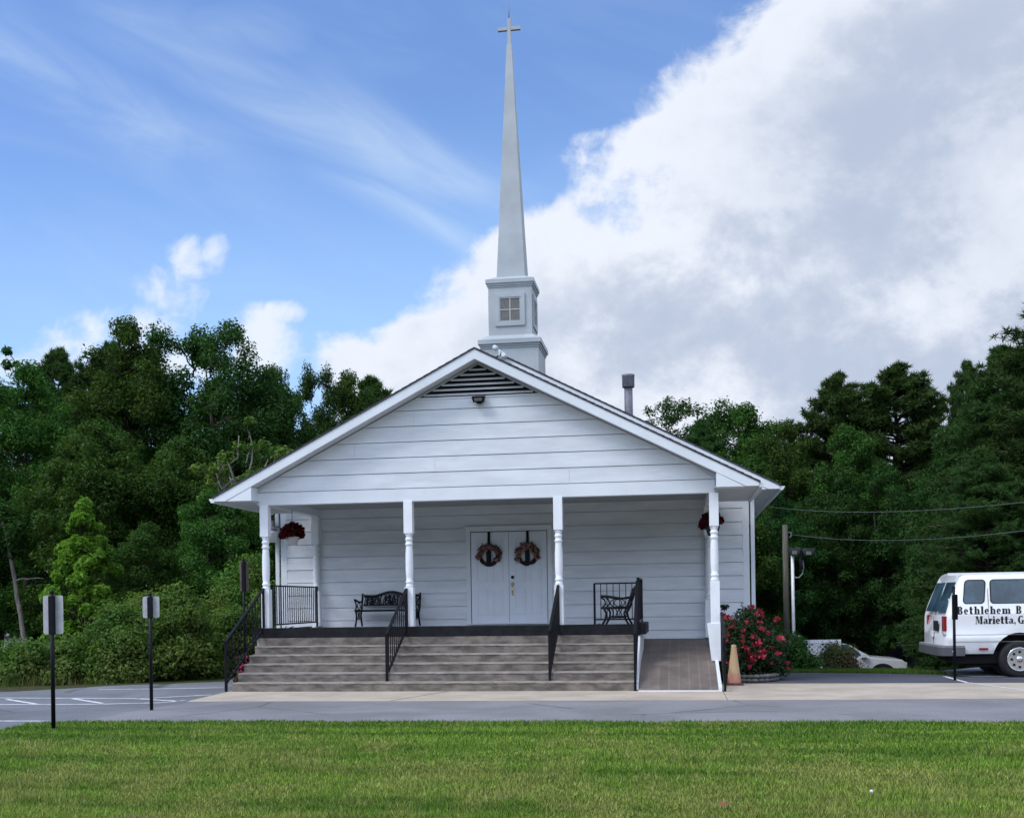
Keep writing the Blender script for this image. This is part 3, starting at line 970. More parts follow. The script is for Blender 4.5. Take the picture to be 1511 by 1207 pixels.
# steeple
SX, SY = CX, 25.68
sb = MB()
sb.box(SX - 0.665, SY - 0.665, 5.9, SX + 0.665, SY + 0.665, 7.44)
sb.box(SX - 0.505, SY - 0.505, 7.70, SX + 0.505, SY + 0.505, 9.0)
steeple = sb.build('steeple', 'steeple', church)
cn_ = MB()
for z, h, wd in ((7.40, 0.045, 1.36), (7.445, 0.05, 1.40), (7.495, 0.10, 1.46)):
    cn_.frustum((SX, SY, z), h, wd, wd)
cn_.frustum((SX, SY, 7.595), 0.13, 1.44, 1.05)
cn_.build('cornice', 'steeple', steeple)
cn_ = MB()
for z, h, wd in ((8.84, 0.04, 1.04), (8.88, 0.05, 1.075), (8.93, 0.09, 1.12)):
    cn_.frustum((SX, SY, z), h, wd, wd)
cn_.frustum((SX, SY, 9.02), 0.09, 1.10, 0.74)
cn_.build('cornice', 'steeple', steeple)
def st_window(rot):
    """window on one face of the belfry; rot turns it about the steeple axis"""
    f0, f1, z0, z1 = 0.255, 0.345, 8.03, 8.60
    def tr(b):
        c, s = math.cos(rot), math.sin(rot)
        b.v = [(SX + (x - SX) * c - (y - SY) * s, SY + (x - SX) * s + (y - SY) * c, z) for x, y, z in b.v]
        return b
    yf = SY - 0.506
    fr = MB()
    for a in ((-f1, z0 - 0.09, -f0, z1 + 0.09), (f0, z0 - 0.09, f1, z1 + 0.09), (-f0, z0 - 0.09, f0, z0), (-f0, z1, f0, z1 + 0.09)):
        fr.box(SX + a[0], yf - 0.028, a[1], SX + a[2], yf, a[3])
    for a in ((-f0, z0, -f0 + 0.03, z1), (f0 - 0.03, z0, f0, z1), (-f0 + 0.03, z1 - 0.03, f0 - 0.03, z1), (-f0 + 0.03, z0, f0 - 0.03, z0 + 0.03)):
        fr.box(SX + a[0], yf - 0.018, a[1], SX + a[2], yf, a[3])
    tr(fr).build('window_frame', 'steeple', steeple)
    pn = MB()
    pn.box(SX - f0 + 0.03, yf - 0.006, z0 + 0.03, SX + f0 - 0.03, yf, z1 - 0.03)
    tr(pn).build('window_pane', 'screen', steeple)
    mu = MB()
    mu.box(SX - 0.012, yf - 0.016, z0 + 0.03, SX + 0.012, yf - 0.0065, z1 - 0.03)
    mu.box(SX - f0 + 0.03, yf - 0.014, (z0 + z1) / 2 - 0.012, SX - 0.012, yf - 0.0065, (z0 + z1) / 2 + 0.012)
    mu.box(SX + 0.012, yf - 0.014, (z0 + z1) / 2 - 0.012, SX + f0 - 0.03, yf - 0.0065, (z0 + z1) / 2 + 0.012)
    tr(mu).build('muntins', 'tan', steeple)
for a in range(4):
    st_window(a * math.pi / 2)
sp = MB()
sp.frustum((SX, SY, 9.08), 5.58, 0.665, 0.115)
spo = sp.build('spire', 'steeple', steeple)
cr = MB()
cr.frustum((SX, SY, 14.66), 0.62, 0.085, 0.075)
cr.box(SX - 0.265, SY - 0.036, 15.00, SX - 0.042, SY + 0.036, 15.075)
cr.box(SX + 0.042, SY - 0.036, 15.00, SX + 0.265, SY + 0.036, 15.075)
cr.build('cross', 'steeple', steeple)
cr = MB()
cr.tube([(SX, SY, 15.27), (SX, SY, 15.44), (SX, SY, 15.62)], [0.013, 0.010, 0.005], 8)
cr.build('lightning_rod', 'metal', steeple)

# roof vent pipe
pc = MB()
pc.lathe([(0.105, 5.4), (0.105, 7.0)], (-1.16, 28, 0), 20)
pipe = pc.build('vent_pipe', 'metal', church)
pc = MB()
pc.lathe([(0.15, 6.94), (0.155, 6.95), (0.155, 7.20), (0.16, 7.21), (0.16, 7.26), (0.13, 7.265)], (-1.16, 28, 0), 22)
pc.build('vent_cap', 'metal', pipe)

# ------------------------------------------------------------------ steps and ramp
steps = thing('concrete_steps', 'broad weathered concrete steps with six risers leading up to porch', 'steps', (-4.45, 19.35, 0))
rs = random.Random(4)
for i in range(6):
    b = MB()
    y0 = 19.35 + 0.28 * i
    y1 = 20.705
    zt, zb = 0.156 * (i + 1), 0.156 * i + (0.001 if i else -0.05)
    nseg = 60
    xs = [-8.15 + (7.37) * k / nseg for k in range(nseg + 1)]
    vs, fs = [], []
    for k, x in enumerate(xs):     # a nosing worn a little unevenly
        d = rs.uniform(0, 0.008)
        vs += [(x, y0 + 0.004, zb), (x, y0 + d, zt - 0.03), (x, y0 - 0.004 + d, zt - 0.014 - d * 0.5), (x, y0 + 0.014, zt), (x, y1, zt), (x, y1, zb)]
    for k in range(nseg):
        for j in range(5):
            fs.append((k * 6 + j, (k + 1) * 6 + j, (k + 1) * 6 + j + 1, k * 6 + j + 1))
    fs += [tuple(range(6)), tuple(nseg * 6 + j for j in range(5, -1, -1))]
    b.add(vs, fs)
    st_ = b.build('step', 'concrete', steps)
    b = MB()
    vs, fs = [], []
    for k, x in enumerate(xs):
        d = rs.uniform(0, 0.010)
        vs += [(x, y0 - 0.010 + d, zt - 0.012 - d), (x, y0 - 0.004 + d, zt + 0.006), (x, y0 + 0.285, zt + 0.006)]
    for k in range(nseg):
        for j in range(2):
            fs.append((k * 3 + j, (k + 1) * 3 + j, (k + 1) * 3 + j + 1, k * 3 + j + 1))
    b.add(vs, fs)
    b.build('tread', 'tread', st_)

ramp = thing('access_ramp', 'brown paved access ramp rising along right end of porch', 'ramp', (0, 19.2, 0))
rx0, rx1 = -0.70, 0.665
b = MB()
b.prism([(19.2, 0.012), (20.85, 0.42), (24.06, 0.735), (24.06, -0.1), (19.2, -0.1)], rx0, rx1, 'x')
b.build('ramp_surface', 'paver', ramp)
b = MB()
b.prism([(22.84, 0.74), (24.06, 0.74), (24.06, 0.6), (22.84, 0.6)], -0.86, rx0 - 0.002, 'x')
b.prism([(-0.862, 0.74), (-1.70, 1.085), (-1.70, 0.5), (-0.862, 0.5)], 22.84, 24.06, 'y')
b.build('upper_run', 'paver', ramp)
b = MB()
b.box(-0.70, 24.04, 0.738, 0.62, 24.07, 0.80)
b.build('wall_trim', 'white', ramp)
b = MB()
b.prism([(19.32, 0.02), (19.32, 0.10), (20.75, 0.93), (22.80, 0.93), (22.80, 0.3)], -0.775, rx0 - 0.004, 'x')
b.build('ramp_wall', 'soffit', ramp)
b = MB()
b.prism([(19.14, 0.002), (19.14, 0.07), (20.9, 0.47), (24.0, 0.80), (24.0, 0.002)], rx1 + 0.003, rx1 + 0.06, 'x')
b.build('ramp_kerb', 'white', ramp)
b = MB()
b.box(rx0, 19.165, 0.001, rx1, 19.198, 0.022)
b.build('ramp_nosing', 'white', ramp)

# ------------------------------------------------------------------ railings
def railing(label, pts, h=0.9, low=0.10, n=10, post_h=None, base=None, name='railing', lean=None):
    """pts: two foot points; posts, two rails and balusters between them"""
    p, q = Vector(pts[0]), Vector(pts[1])
    root = thing(name, label, 'railing', ((p + q) / 2), 'black iron railings of the church porch')
    for i, a in enumerate((p, q)):
        b = MB()
        b.bar(a - Vector((0, 0, 0.0)), a + Vector((0, 0, h + 0.005)), 0.042, 0.042)
        b.build('post', 'black', root)
    b = MB()
    b.bar(p + Vector((0, 0, h)), q + Vector((0, 0, h)), 0.05, 0.03)
    b.build('top_rail', 'black', root)
    b = MB()
    b.bar(p + Vector((0, 0, low)), q + Vector((0, 0, low)), 0.035, 0.03)
    b.build('bottom_rail', 'black', root)
    for i in range(1, n):
        a = p.lerp(q, i / n)
        b = MB()
        b.bar(a + Vector((0, 0, low)), a + Vector((0, 0, h)), 0.016, 0.016)
        b.build('baluster', 'black', root)
    return root
railing('long sloping black handrail with red roses behind, left end of the concrete steps', [(-8.27, 19.35, 0.0), (-8.09, 20.80, 0.99)], 0.92, 0.15, 13)
railing('sloping black handrail in front of bench, running up to second white post', [(-5.285, 19.62, 0.156), (-5.19, 20.80, 1.0)], 0.86, 0.12, 11)
railing('narrow looking sloping black handrail beside the doors, up to third white post', [(-2.285, 19.62, 0.156), (-2.24, 20.80, 1.0)], 0.88, 0.12, 11)
railing('steep black handrail between concrete steps and brown ramp, seen edge on', [(-0.755, 19.33, 0.0), (-0.75, 20.69, 0.95)], 0.98, 0.12, 11)
railing('level black railing on porch left side under the red hanging basket', [(-7.99, 21.02, FZ), (-8.04, 23.92, FZ)], 0.88, 0.10, 22)
railing('level black railing with bench showing in front of it, parallel to wall', [(-1.70, 22.74, FZ), (-0.80, 22.74, FZ)], 0.84, 0.10, 7)
railing('short level black railing on the porch edge above the ramp, seen edge on', [(-0.74, 20.82, FZ), (-0.73, 22.66, FZ)], 0.90, 0.10, 13)
railing('sloping black handrail on right edge of brown ramp beside traffic cone', [(0.775, 19.16, 0.0), (0.80, 20.95, 0.42)], 0.90, 0.12, 14)

# ------------------------------------------------------------------ benches
def bench(label, w_, loc, rz):
    root = thing('bench', label, 'bench', (0, 0, 0), 'black cast metal benches on the porch')
    b = MB()
    for i in range(5):
        y = -0.20 + i * 0.09
        b.box(-w_ / 2 + 0.03, y, 0.318 if i == 0 else 0.33, w_ / 2 - 0.03, y + 0.07, 0.362 if i == 0 else 0.355)
    b.build('seat', 'black', root)
    # back: curved crest rail, cast panel with openings, lower rail
    bk = MB()
    n = 24
    def crest(t):
        return 0.70 + 0.055 * max(0, math.cos((t - 0.5) * math.pi * 1.7)) + 0.02 * math.cos((t - 0.5) * 9)
    def yy(z):
        return 0.24 + (z - 0.36) * 0.28
    for i in range(n):
        t0, t1 = i / n, (i + 1) / n
        x0, x1 = -w_ / 2 + 0.04 + (w_ - 0.08) * t0, -w_ / 2 + 0.04 + (w_ - 0.08) * t1
        for (za, zb_, zc, zd) in ((crest(t0) - 0.06, crest(t1) - 0.06, crest(t0), crest(t1)), (0.44, 0.44, 0.475, 0.475)):
            bk.add([(x0, yy(za), za), (x1, yy(zb_), zb_), (x1, yy(zd), zd), (x0, yy(zc), zc), (x0, yy(za) + 0.02, za), (x1, yy(zb_) + 0.02, zb_), (x1, yy(zd) + 0.02, zd), (x0, yy(zc) + 0.02, zc)],
                   [(0, 1, 2, 3), (7, 6, 5, 4), (3, 2, 6, 7), (0, 4, 5, 1)])
    rb = random.Random(5)
    for c in (-0.34, 0.0, 0.34):    # scrollwork medallions
        for r_ in (0.035, 0.075):
            pts = [(c * w_ + r_ * 1.35 * math.cos(a), yy(0.575 + r_ * math.sin(a)) + 0.01, 0.575 + r_ * math.sin(a)) for a in np.linspace(0, 2 * math.pi, 17)]
            bk.tube(pts, 0.011, 5, False)
        for k in range(8):
            a = k * math.pi / 4
            bk.tube([(c * w_ + 0.04 * math.cos(a), yy(0.575) + 0.01, 0.575 + 0.03 * math.sin(a)), (c * w_ + 0.15 * math.cos(a + 0.2), yy(0.575 + .09 * math.sin(a)) + 0.01, 0.575 + 0.10 * math.sin(a + 0.2))], 0.012, 5)
    for k in range(44):
        x = -w_ / 2 + 0.06 + (w_ - 0.12) * k / 43
        bk.tube([(x, yy(0.47) + 0.01, 0.47), (x + rb.uniform(-.05, .05), yy(0.56) + 0.01, 0.56), (x + rb.uniform(-.05, .05), yy(0.66) + 0.01, 0.68)], 0.011, 5)
    bk.build('backrest', 'black', root)
    for sx in (-1, 1):
        x = sx * (w_ / 2 - 0.01)
        e = MB()
        e.tube([(x, -0.26, 0.0), (x, -0.19, 0.12), (x, -0.17, 0.24), (x, -0.22, 0.345)], [0.022, 0.02, 0.02, 0.026], 8)
        e.tube([(x, 0.27, 0.0), (x, 0.20, 0.12), (x, 0.17, 0.24), (x, 0.235, 0.36), (x, 0.30, 0.55), (x, 0.345, 0.72)], [0.022, 0.02, 0.02, 0.024, 0.022, 0.022], 8)
        e.tube([(x, -0.27, 0.345), (x, 0.22, 0.345)], 0.022, 8)
        e.tube([(x, -0.17, 0.16), (x, 0.19, 0.16)], 0.014, 6)
        e.tube([(x, -0.06, 0.16), (x, -0.03, 0.25), (x, -0.07, 0.34)], 0.013, 6)
        e.tube([(x, 0.07, 0.16), (x, 0.04, 0.25), (x, 0.08, 0.34)], 0.013, 6)
        e.build('leg_frame', 'black', root)
        e = MB()
        e.tube([(x, -0.25, 0.35), (x, -0.18, 0.42), (x, -0.20, 0.50), (x, -0.26, 0.555), (x, -0.27, 0.575), (x, -0.20, 0.57), (x, -0.05, 0.545), (x, 0.12, 0.525), (x, 0.29, 0.55)], [0.016, 0.016, 0.016, 0.02, 0.028, 0.024, 0.022, 0.02, 0.018], 8)
        ring = [(x, 0.02 + 0.11 * math.cos(a), 0.44 + 0.075 * math.sin(a)) for a in np.linspace(0, 2 * math.pi, 17)]
        e.tube(ring, 0.011, 6, False)
        e.build('armrest', 'black', root)
    root.location = loc
    root.rotation_euler = (0, 0, rz)
    return root
bench('black cast metal bench facing out against white siding left of the doors', 1.34, (-6.32, 23.60, FZ), 0)
bench('black cast metal bench turned sideways at the ramp end of porch', 1.30, (-1.20, 21.95, FZ), -math.pi / 2)

# ------------------------------------------------------------------ leaves, flowers
def leaf_quads(cen, size, nrm, rng, aspect=0.55, droop=0.0):
    """one diamond leaf per centre, facing roughly nrm"""
    n = len(cen)
    rnd = rng.normal(size=(n, 3))
    nrm = nrm / (np.linalg.norm(nrm, axis=1, keepdims=True) + 1e-9)
    a = np.cross(nrm, rnd)
    a /= np.linalg.norm(a, axis=1, keepdims=True) + 1e-9
    b = np.cross(nrm, a)
    s = size[:, None]
    fold = nrm * s * 0.10
    base = cen - a * s * 0.5
    tip = cen + a * s * 0.5
    tip[:, 2] -= droop * size
    l = cen + b * s * 0.5 * aspect + fold - a * s * 0.08
    r = cen - b * s * 0.5 * aspect + fold - a * s * 0.08
    return np.stack([base, l, tip, r], 1).reshape(-1, 3)
def cloud_leaves(clumps, per, size, rng, aspect=0.55, up=0.6, droop=0.15, flat=0.8):
    """clumps: (n,4) centre + radius; leaves thickest near each clump's outside"""
    cen, nr = [], []
    for c in clumps:
        k = max(6, int(per * (c[3] / np.mean(clumps[:, 3])) ** 2))
        d = rng.normal(size=(k, 3))
        d /= np.linalg.norm(d, axis=1, keepdims=True)
        r = c[3] * rng.random(k) ** 0.42
        p = d * r[:, None]
        p[:, 2] *= flat
        # ragged surface
        p *= (1 + 0.28 * np.sin(d[:, :1] * 5 + c[0] * 7) * np.sin(d[:, 1:2] * 6 + c[1] * 5))
        cen.append(c[:3] + p)
        nn_ = d * 0.7 + rng.normal(size=(k, 3)) * 0.55
        nn_[:, 2] += up
        nr.append(nn_)
    cen = np.concatenate(cen)
    nr = np.concatenate(nr)
    return leaf_quads(cen, size * rng.uniform(0.65, 1.25, len(cen)), nr, rng, aspect, droop)

def limb(b, p, q, r0, r1, rng, seg=5, wob_=0.08):
    p, q = np.array(p, float), np.array(q, float)
    L = np.linalg.norm(q - p)
    pts, rad = [], []
    for i in range(seg + 1):
        t = i / seg
        o = rng.normal(0, wob_ * L / seg, 3) if 0 < i < seg else np.zeros(3)
        sag = np.array([0, 0, 0.10 * L * math.sin(math.pi * t)])
        pts.append(tuple(p + (q - p) * t + o + sag * 0.5))
        rad.append(r0 + (r1 - r0) * t)
    b.tube(pts, rad, 7)

def broadleaf(name, seed, H, Rr, base, leaf, per, nclump, mleaf, sparse=1.0, trunk_r=0.22, cone=False, label='', cat='tree', mtrunk='trunk'):
    rng = np.random.default_rng(seed)
    root = thing(name, label, cat, (0, 0, 0))
    tb = MB()
    top = (rng.normal(0, .2), rng.normal(0, .2), H * 0.80)
    limb(tb, (0, 0, -0.6), top, trunk_r, trunk_r * 0.2, rng, 9, 0.10)
    cl = []
    zc, hz = (base + H) / 2, (H - base) / 2
    tries = 0
    while len(cl) < nclump and tries < 5000:
        tries += 1
        u = rng.uniform(-1, 1)
        ang = rng.random() * 6.283
        if cone:
            env = min(1.0, 1.35 * (1 - (u + 1) / 2) ** 0.85) * (0.75 + 0.25 * min(1, (u + 1) * 1.6)) + 0.03
        else:
            env = math.sqrt(max(0, 1 - abs(u) ** 2.2))
        rad = Rr * env * (rng.uniform(0.1, 1.0) ** 0.55) * 0.92 * (1 + 0.16 * math.sin(ang * 3 + seed))
        z = zc + u * hz * (1 + 0.06 * math.sin(ang * 2 + seed))
        cr_ = Rr * rng.uniform(0.13, 0.30) * (0.75 if u > 0.6 else 1.0) * (0.6 if cone else 1.0)
        cl.append((rad * math.cos(ang), rad * math.sin(ang), z, cr_))
    cl = np.array(cl)
    for c in cl[: max(14, nclump // 3)]:
        zt = max(base * 0.7, c[2] - 0.45 * math.hypot(c[0], c[1]) - 0.4)
        t = min(0.95, zt / (H * 0.80))
        limb(tb, (top[0] * t, top[1] * t, zt), c[:3], trunk_r * 0.34 * (1 - 0.6 * t), 0.018, rng, 5, 0.12)
    tb.build('trunk', mtrunk, root, world=False)
    v = cloud_leaves(cl, per * sparse, leaf, rng)
    tri_mesh('crown', v, 4, 1, mleaf, root)
    return root

def pine(name, seed, H, Rr, base, mleaf, nb=70, tuft=13, needle=0.26, label='', rounded=True, trunk_r=0.2):
    rng = np.random.default_rng(seed)
    root = thing(name, label, 'tree', (0, 0, 0))
    tb = MB()
    limb(tb, (0, 0, -0.6), (rng.normal(0, .15), rng.normal(0, .15), H * 0.97), trunk_r, 0.03, rng, 10, 0.05)
    V = []
    for i in range(nb):
        u = (i + rng.random()) / nb
        z = base + (H - base) * u
        env = (math.sqrt(max(0.02, 1 - (2 * u - 0.75) ** 2 / 1.7)) if rounded else min(1.0, 1.25 * (1 - u) ** 0.62) + 0.05)
        if u > 0.85:
            env *= (1 - u) / 0.15 * 0.75 + 0.25
        L = Rr * env * rng.uniform(0.55, 1.08)
        ang = i * 2.39996 + rng.normal(0, .4)
        rise = L * (0.05 + 0.5 * u) + rng.normal(0, .1)
        p0 = np.array((0, 0, z - rise * 0.3))
        p1 = np.array((L * math.cos(ang), L * math.sin(ang), z + rise * 0.5))
        limb(tb, p0, p1, 0.035 + 0.02 * L * (1 - u), 0.012, rng, 4, 0.1)
        nt = max(3, int(tuft * (0.4 + 0.6 * env)))
        t = 0.35 + 0.65 * rng.random(nt) ** 0.8
        cen = p0 + (p1 - p0) * t[:, None] + rng.normal(0, 0.16 * (0.5 + 0.5 * L / Rr) * Rr * 0.45, (nt, 3)) * np.array((1, 1, 0.5))
        for c in cen:
            k = 26
            d = rng.normal(size=(k, 3))
            d[:, 2] += 0.45
            d /= np.linalg.norm(d, axis=1, keepdims=True)
            ln = needle * rng.uniform(0.6, 1.2, k)[:, None]
            sd = np.cross(d, rng.normal(size=(k, 3)))
            sd /= np.linalg.norm(sd, axis=1, keepdims=True)
            wd = needle * 0.085
            V.append(np.stack([c + d * 0.02 - sd * wd, c + d * 0.02 + sd * wd, c + d * ln], 1).reshape(-1, 3))
    tb.build('trunk', 'trunk', root, world=False)
    tri_mesh('crown', np.concatenate(V), 3, 1, mleaf, root)
    return root

def shrub(name, seed, size, leaf, per, nclump, mleaf, label, loc, cat='shrub', group=None, flowers=None, stems=10, cr=(0.22, 0.42), asp=0.55):
    rng = np.random.default_rng(seed)
    root = thing(name, label, cat, loc, group)
    hx, hy, hz = size
    cl = []
    for i in range(nclump):
        d = rng.normal(size=3)
        d /= np.linalg.norm(d)
        d[2] = abs(d[2])
        r = rng.random() ** 0.4
        cl.append((d[0] * hx * r * 0.85, d[1] * hy * r * 0.85, hz * (0.06 + 0.76 * d[2] * r), min(hx, hz) * rng.uniform(*cr)))
    cl = np.array(cl)
    tb = MB()
    for c in cl[:stems]:
        limb(tb, (c[0] * 0.2, c[1] * 0.2, -0.1), c[:3], 0.02, 0.008, rng, 4, 0.15)
    tb.build('stem', 'trunk', root, world=False)
    v = cloud_leaves(cl, per, leaf, rng, asp)
    tri_mesh('foliage', v, 4, 1, mleaf, root)
    if flowers:
        nf, fs, mf, lean = flowers
        idx = rng.integers(0, len(cl), nf * 6)
        fc_ = []
        for j in idx:
            if len(fc_) >= nf:
                break
            c = cl[j]
            d = rng.normal(size=3)
            d[1] -= lean
            d[2] += 0.5
            d /= np.linalg.norm(d)
            fc_.append(np.append(c[:3] + d * c[3] * 1.05, fs * rng.uniform(0.7, 1.3)))
        fc_ = np.array(fc_)
        fv = cloud_leaves(fc_, 16, fs * 1.1, rng, 0.85, 0.3, 0.0, 0.8)
        tri_mesh('flowers', fv, 4, 1, mf, root)
    return root

# ------------------------------------------------------------------ trees
TREES = [
    broadleaf('tree', 11, 12.0, 2.7, 1.6, 0.13, 330, 180, 'leaf_oak'),
    broadleaf('tree', 12, 12.0, 2.6, 1.4, 0.13, 330, 180, 'leaf_mid'),
    broadleaf('tree', 13, 12.0, 2.9, 2.0, 0.135, 290, 165, 'leaf_oak'),
    broadleaf('tree', 14, 7.0, 2.2, 0.3, 0.11, 380, 130, 'leaf_mid', trunk_r=0.13),
    pine('pine_tree', 15, 13.0, 2.6, 4.2, 'leaf_pine', 130, 34, 0.28),
    pine('pine_tree', 16, 13.0, 3.3, 0.8, 'leaf_pine', 300, 46, 0.20, rounded=False, trunk_r=0.24),
    broadleaf('tree', 17, 13.0, 1.3, 6.0, 0.18, 190, 22, 'leaf_oak', trunk_r=0.15),
]
PH = [12.0, 12.0, 12.0, 7.0, 13.0, 13.0, 13.0]
used = [False] * len(TREES)
rt_ = random.Random(2)
def plant(k, x, y, top, wide, label, group='trees of the wood around the church', cat=None):
    z = float(ground_h(x, y))
    s = (top - z) / PH[k]
    o = TREES[k] if not used[k] else copy_tree(TREES[k])
    used[k] = True
    o.location = (x, y, z)
    o.rotation_euler = (0, 0, rt_.uniform(0, 6.28))
    o.scale = (s * wide, s * wide, s)
    o['label'] = label
    o['group'] = group
    return o
W_ = 'dark tree in the far rows of the wood'
plant(6, -31.0, 48, 14.0, 0.9, 'thin sparse topped tree at the far left edge of the wood')
plant(4, -27.4, 46, 13.0, 0.85, 'dark round topped pine next to the thin sparse treetop on the left')
plant(4, -25.0, 46.5, 13.3, 0.8, 'dark pine with clumped crown behind the weeping rounded tree, left')
plant(1, -20.4, 39, 11.8, 1.0, 'dense green broadleaf tree rising between the pines and the tallest crowns')
plant(0, -19.0, 41, 12.3, 1.0, 'tallest left crown, broadleaf with feathery twin top against small cloud')
plant(2, -16.8, 40, 12.0, 0.95, 'tall ragged broadleaf with sky showing through its top twigs')
plant(1, -15.9, 42.5, 10.7, 0.85, 'broadleaf tree sloping down towards the church roof, left of vine tree')
plant(0, -15.1, 45, 11.5, 0.55, 'narrow broadleaf crown standing alone just left of the church roof slope')
plant(1, -14.2, 47, 11.3, 0.75, 'green broadleaf filling the dip between narrow crown and roof slope')
plant(4, -16.9, 60, 14.0, 1.0, 'distant dark pine crowns peeking over the left roof slope')
plant(4, -14.0, 62, 13.2, 0.7, 'small distant pine top touching the left roof edge near the ridge')
plant(1, -21.4, 34, 9.3, 1.05, 'broad rounded mid green tree at the left edge of the picture')
plant(3, -17.4, 31, 6.9, 1.05, 'weeping rounded tree above the bright young tree')
plant(3, -16.0, 34, 6.8, 0.95, 'low dark green tree between weeping tree and bare vine tree')
plant(3, -12.7, 29, 4.6, 1.05, 'low bushy tree close behind the brown sign and porch')
plant(3, -14.2, 28, 3.7, 0.95, 'short bushy tree just right of the bright young tree')
plant(3, -11.4, 31, 5.0, 0.9, 'shaded bushy tree directly behind the left eave of the porch')
plant(0, -24.4, 37, 9.8, 0.95, W_ + ' left of the church', 'far trees left of the church')
for x, y, t in ((-30, 42, 9.5), (-27.5, 52, 10), (-23.5, 44, 10.0), (-21.5, 50, 11.3), (-18, 47, 10.6), (-14.6, 51, 10.2), (-12.5, 42, 8.6), (-12.0, 55, 11), (-33, 40, 10), (-19.2, 36, 7.4), (-13.4, 36, 6.8), (-24.0, 32, 5.5), (-10.5, 48, 8.5), (-21, 44, 5), (-29, 45, 6), (-17, 42, 5.5)):
    plant(rt_.choice([0, 1, 2]), x, y, t, 1.0, W_ + ' left of the church', 'far trees left of the church')
plant(2, -0.2, 60, 12.0, 1.15, 'open oak crown just right of the roof vent pipe')
plant(0, 2.8, 58, 11.4, 1.15, 'low oak crown behind the right roof slope')
plant(1, 3.3, 52, 9.9, 1.1, 'dense green tree closing the skyline right of the low oak')
plant(1, 4.5, 48, 8.6, 0.9, 'lighter green tree just right of the church eave')
plant(4, 7.7, 55, 12.1, 0.95, 'dark pine with layered branches and sky gaps, nearest the church on the right')
plant(4, 10.3, 54, 12.2, 1.25, 'large round headed pine in the middle of the right skyline')
plant(4, 13.0, 52, 11.8, 0.55, 'slim pale pine between round headed pine and the huge pine')
plant(5, 12.7, 37, 12.0, 1.35, 'huge dark pine rising out of the right edge above the van')
plant(5, 11.0, 39.5, 9.9, 1.05, 'dark pine filling the slope between slim pale pine and huge pine')
plant(5, 15.6, 36.5, 12.6, 1.3, 'second huge pine at the right edge beside the tallest one')
plant(1, 7.0, 46, 8.0, 0.9, 'yellowish green broadleaf below the right hand pines')
plant(5, 8.9, 34, 5.8, 1.25, 'pine with drooping low boughs above the white van and dark shed')
plant(0, 3.5, 43.5, 6.0, 1.0, 'dark leafy tree directly behind the utility pole')
plant(3, 1.9, 42, 5.4, 1.0, 'shaded leafy tree beside the right corner of the church')
plant(2, 6.2, 45, 6.4, 0.9, 'dark broadleaf with visible trunk above the silver car')
plant(2, 8.0, 45, 6.6, 0.8, 'dark broadleaf with thick trunk beside the dark shed')
for x, y, t in ((1.2, 52, 9.8), (3.6, 54, 8.8), (6.0, 58, 9.0), (9.0, 60, 9.6), (12.4, 58, 10.0), (15.5, 48, 10), (11.8, 45, 8.4), (10.0, 42, 7.0), (5.0, 52, 7.6), (14.6, 41, 9.2), (17.5, 42, 10.5), (-2.0, 56, 9.0), (13.0, 50, 9.5), (16.5, 56, 10), (3.5, 46, 4.5), (5.4, 49, 5), (7.4, 52, 5), (10.2, 50, 5), (2.0, 44, 4.5), (12.5, 47, 5)):
    plant(rt_.choice([0, 1, 2, 5]), x, y, t, 1.0, W_ + ' right of the church', 'far trees right of the church')

ty = broadleaf('young_tree', 31, 4.35, 1.35, 0.3, 0.13, 300, 130, 'leaf_young', trunk_r=0.05, cone=True, label='bright green young conical tree in front of the dark wood')
ty.location = (-14.85, 26, -0.1)
# bare, vine-draped tree
rng = np.random.default_rng(41)
bt = thing('bare_tree', 'half dead grey twiggy tree with vines beside the left roof slope', 'tree', (-12.9, 31, -0.2))
tb = MB()
ends = []
for k in range(11):
    a = rng.random() * 6.28
    p1 = (rng.normal(0, .25) , rng.normal(0, .25), 2.2 + rng.random())
    p2 = (1.3 * math.cos(a) * rng.uniform(.3, 1), 1.0 * math.sin(a) * rng.uniform(.3, 1), rng.uniform(4.6, 7.4))
    limb(tb, p1, p2, 0.06, 0.015, rng, 7, 0.2)
    for j in range(3):
        t = rng.uniform(.4, .95)
        q = np.array(p1) + (np.array(p2) - np.array(p1)) * t
        e = q + np.array([rng.normal(0, .5), rng.normal(0, .5), rng.uniform(.1, .7)])
        limb(tb, q, e, 0.022, 0.007, rng, 4, 0.2)
        ends.append(np.append(e, rng.uniform(.16, .34)))
limb(tb, (0, 0, -0.5), (0.1, 0, 2.6), 0.13, 0.08, rng, 6, 0.1)
tb.build('trunk', 'pale_trunk', bt, world=False)
tri_mesh('crown', cloud_leaves(np.array(ends), 55, 0.15, rng), 4, 1, 'leaf_hedge', bt)
# leaning bare trunk
lt = thing('leaning_trunk', 'thin leaning grey tree trunk with a small crown at the left edge', 'tree', (-18.9, 30, -0.3))
tb = MB()
limb(tb, (0.0, 0, 0), (-1.0, 0.3, 4.6), 0.085, 0.05, rng, 9, 0.04)
limb(tb, (-0.45, 0.1, 2.7), (0.5, 0, 2.75), 0.035, 0.01, rng, 5, 0.1)
tb.build('trunk', 'pale_trunk', lt, world=False)
tri_mesh('crown', cloud_leaves(np.array([(-1.0 + rng.normal(0, .5), 0.1 + rng.normal(0, .4), 4.5 + rng.normal(0, .55), rng.uniform(.3, .5)) for _ in range(16)]), 260, 0.12, rng), 4, 1, 'leaf_oak', lt)

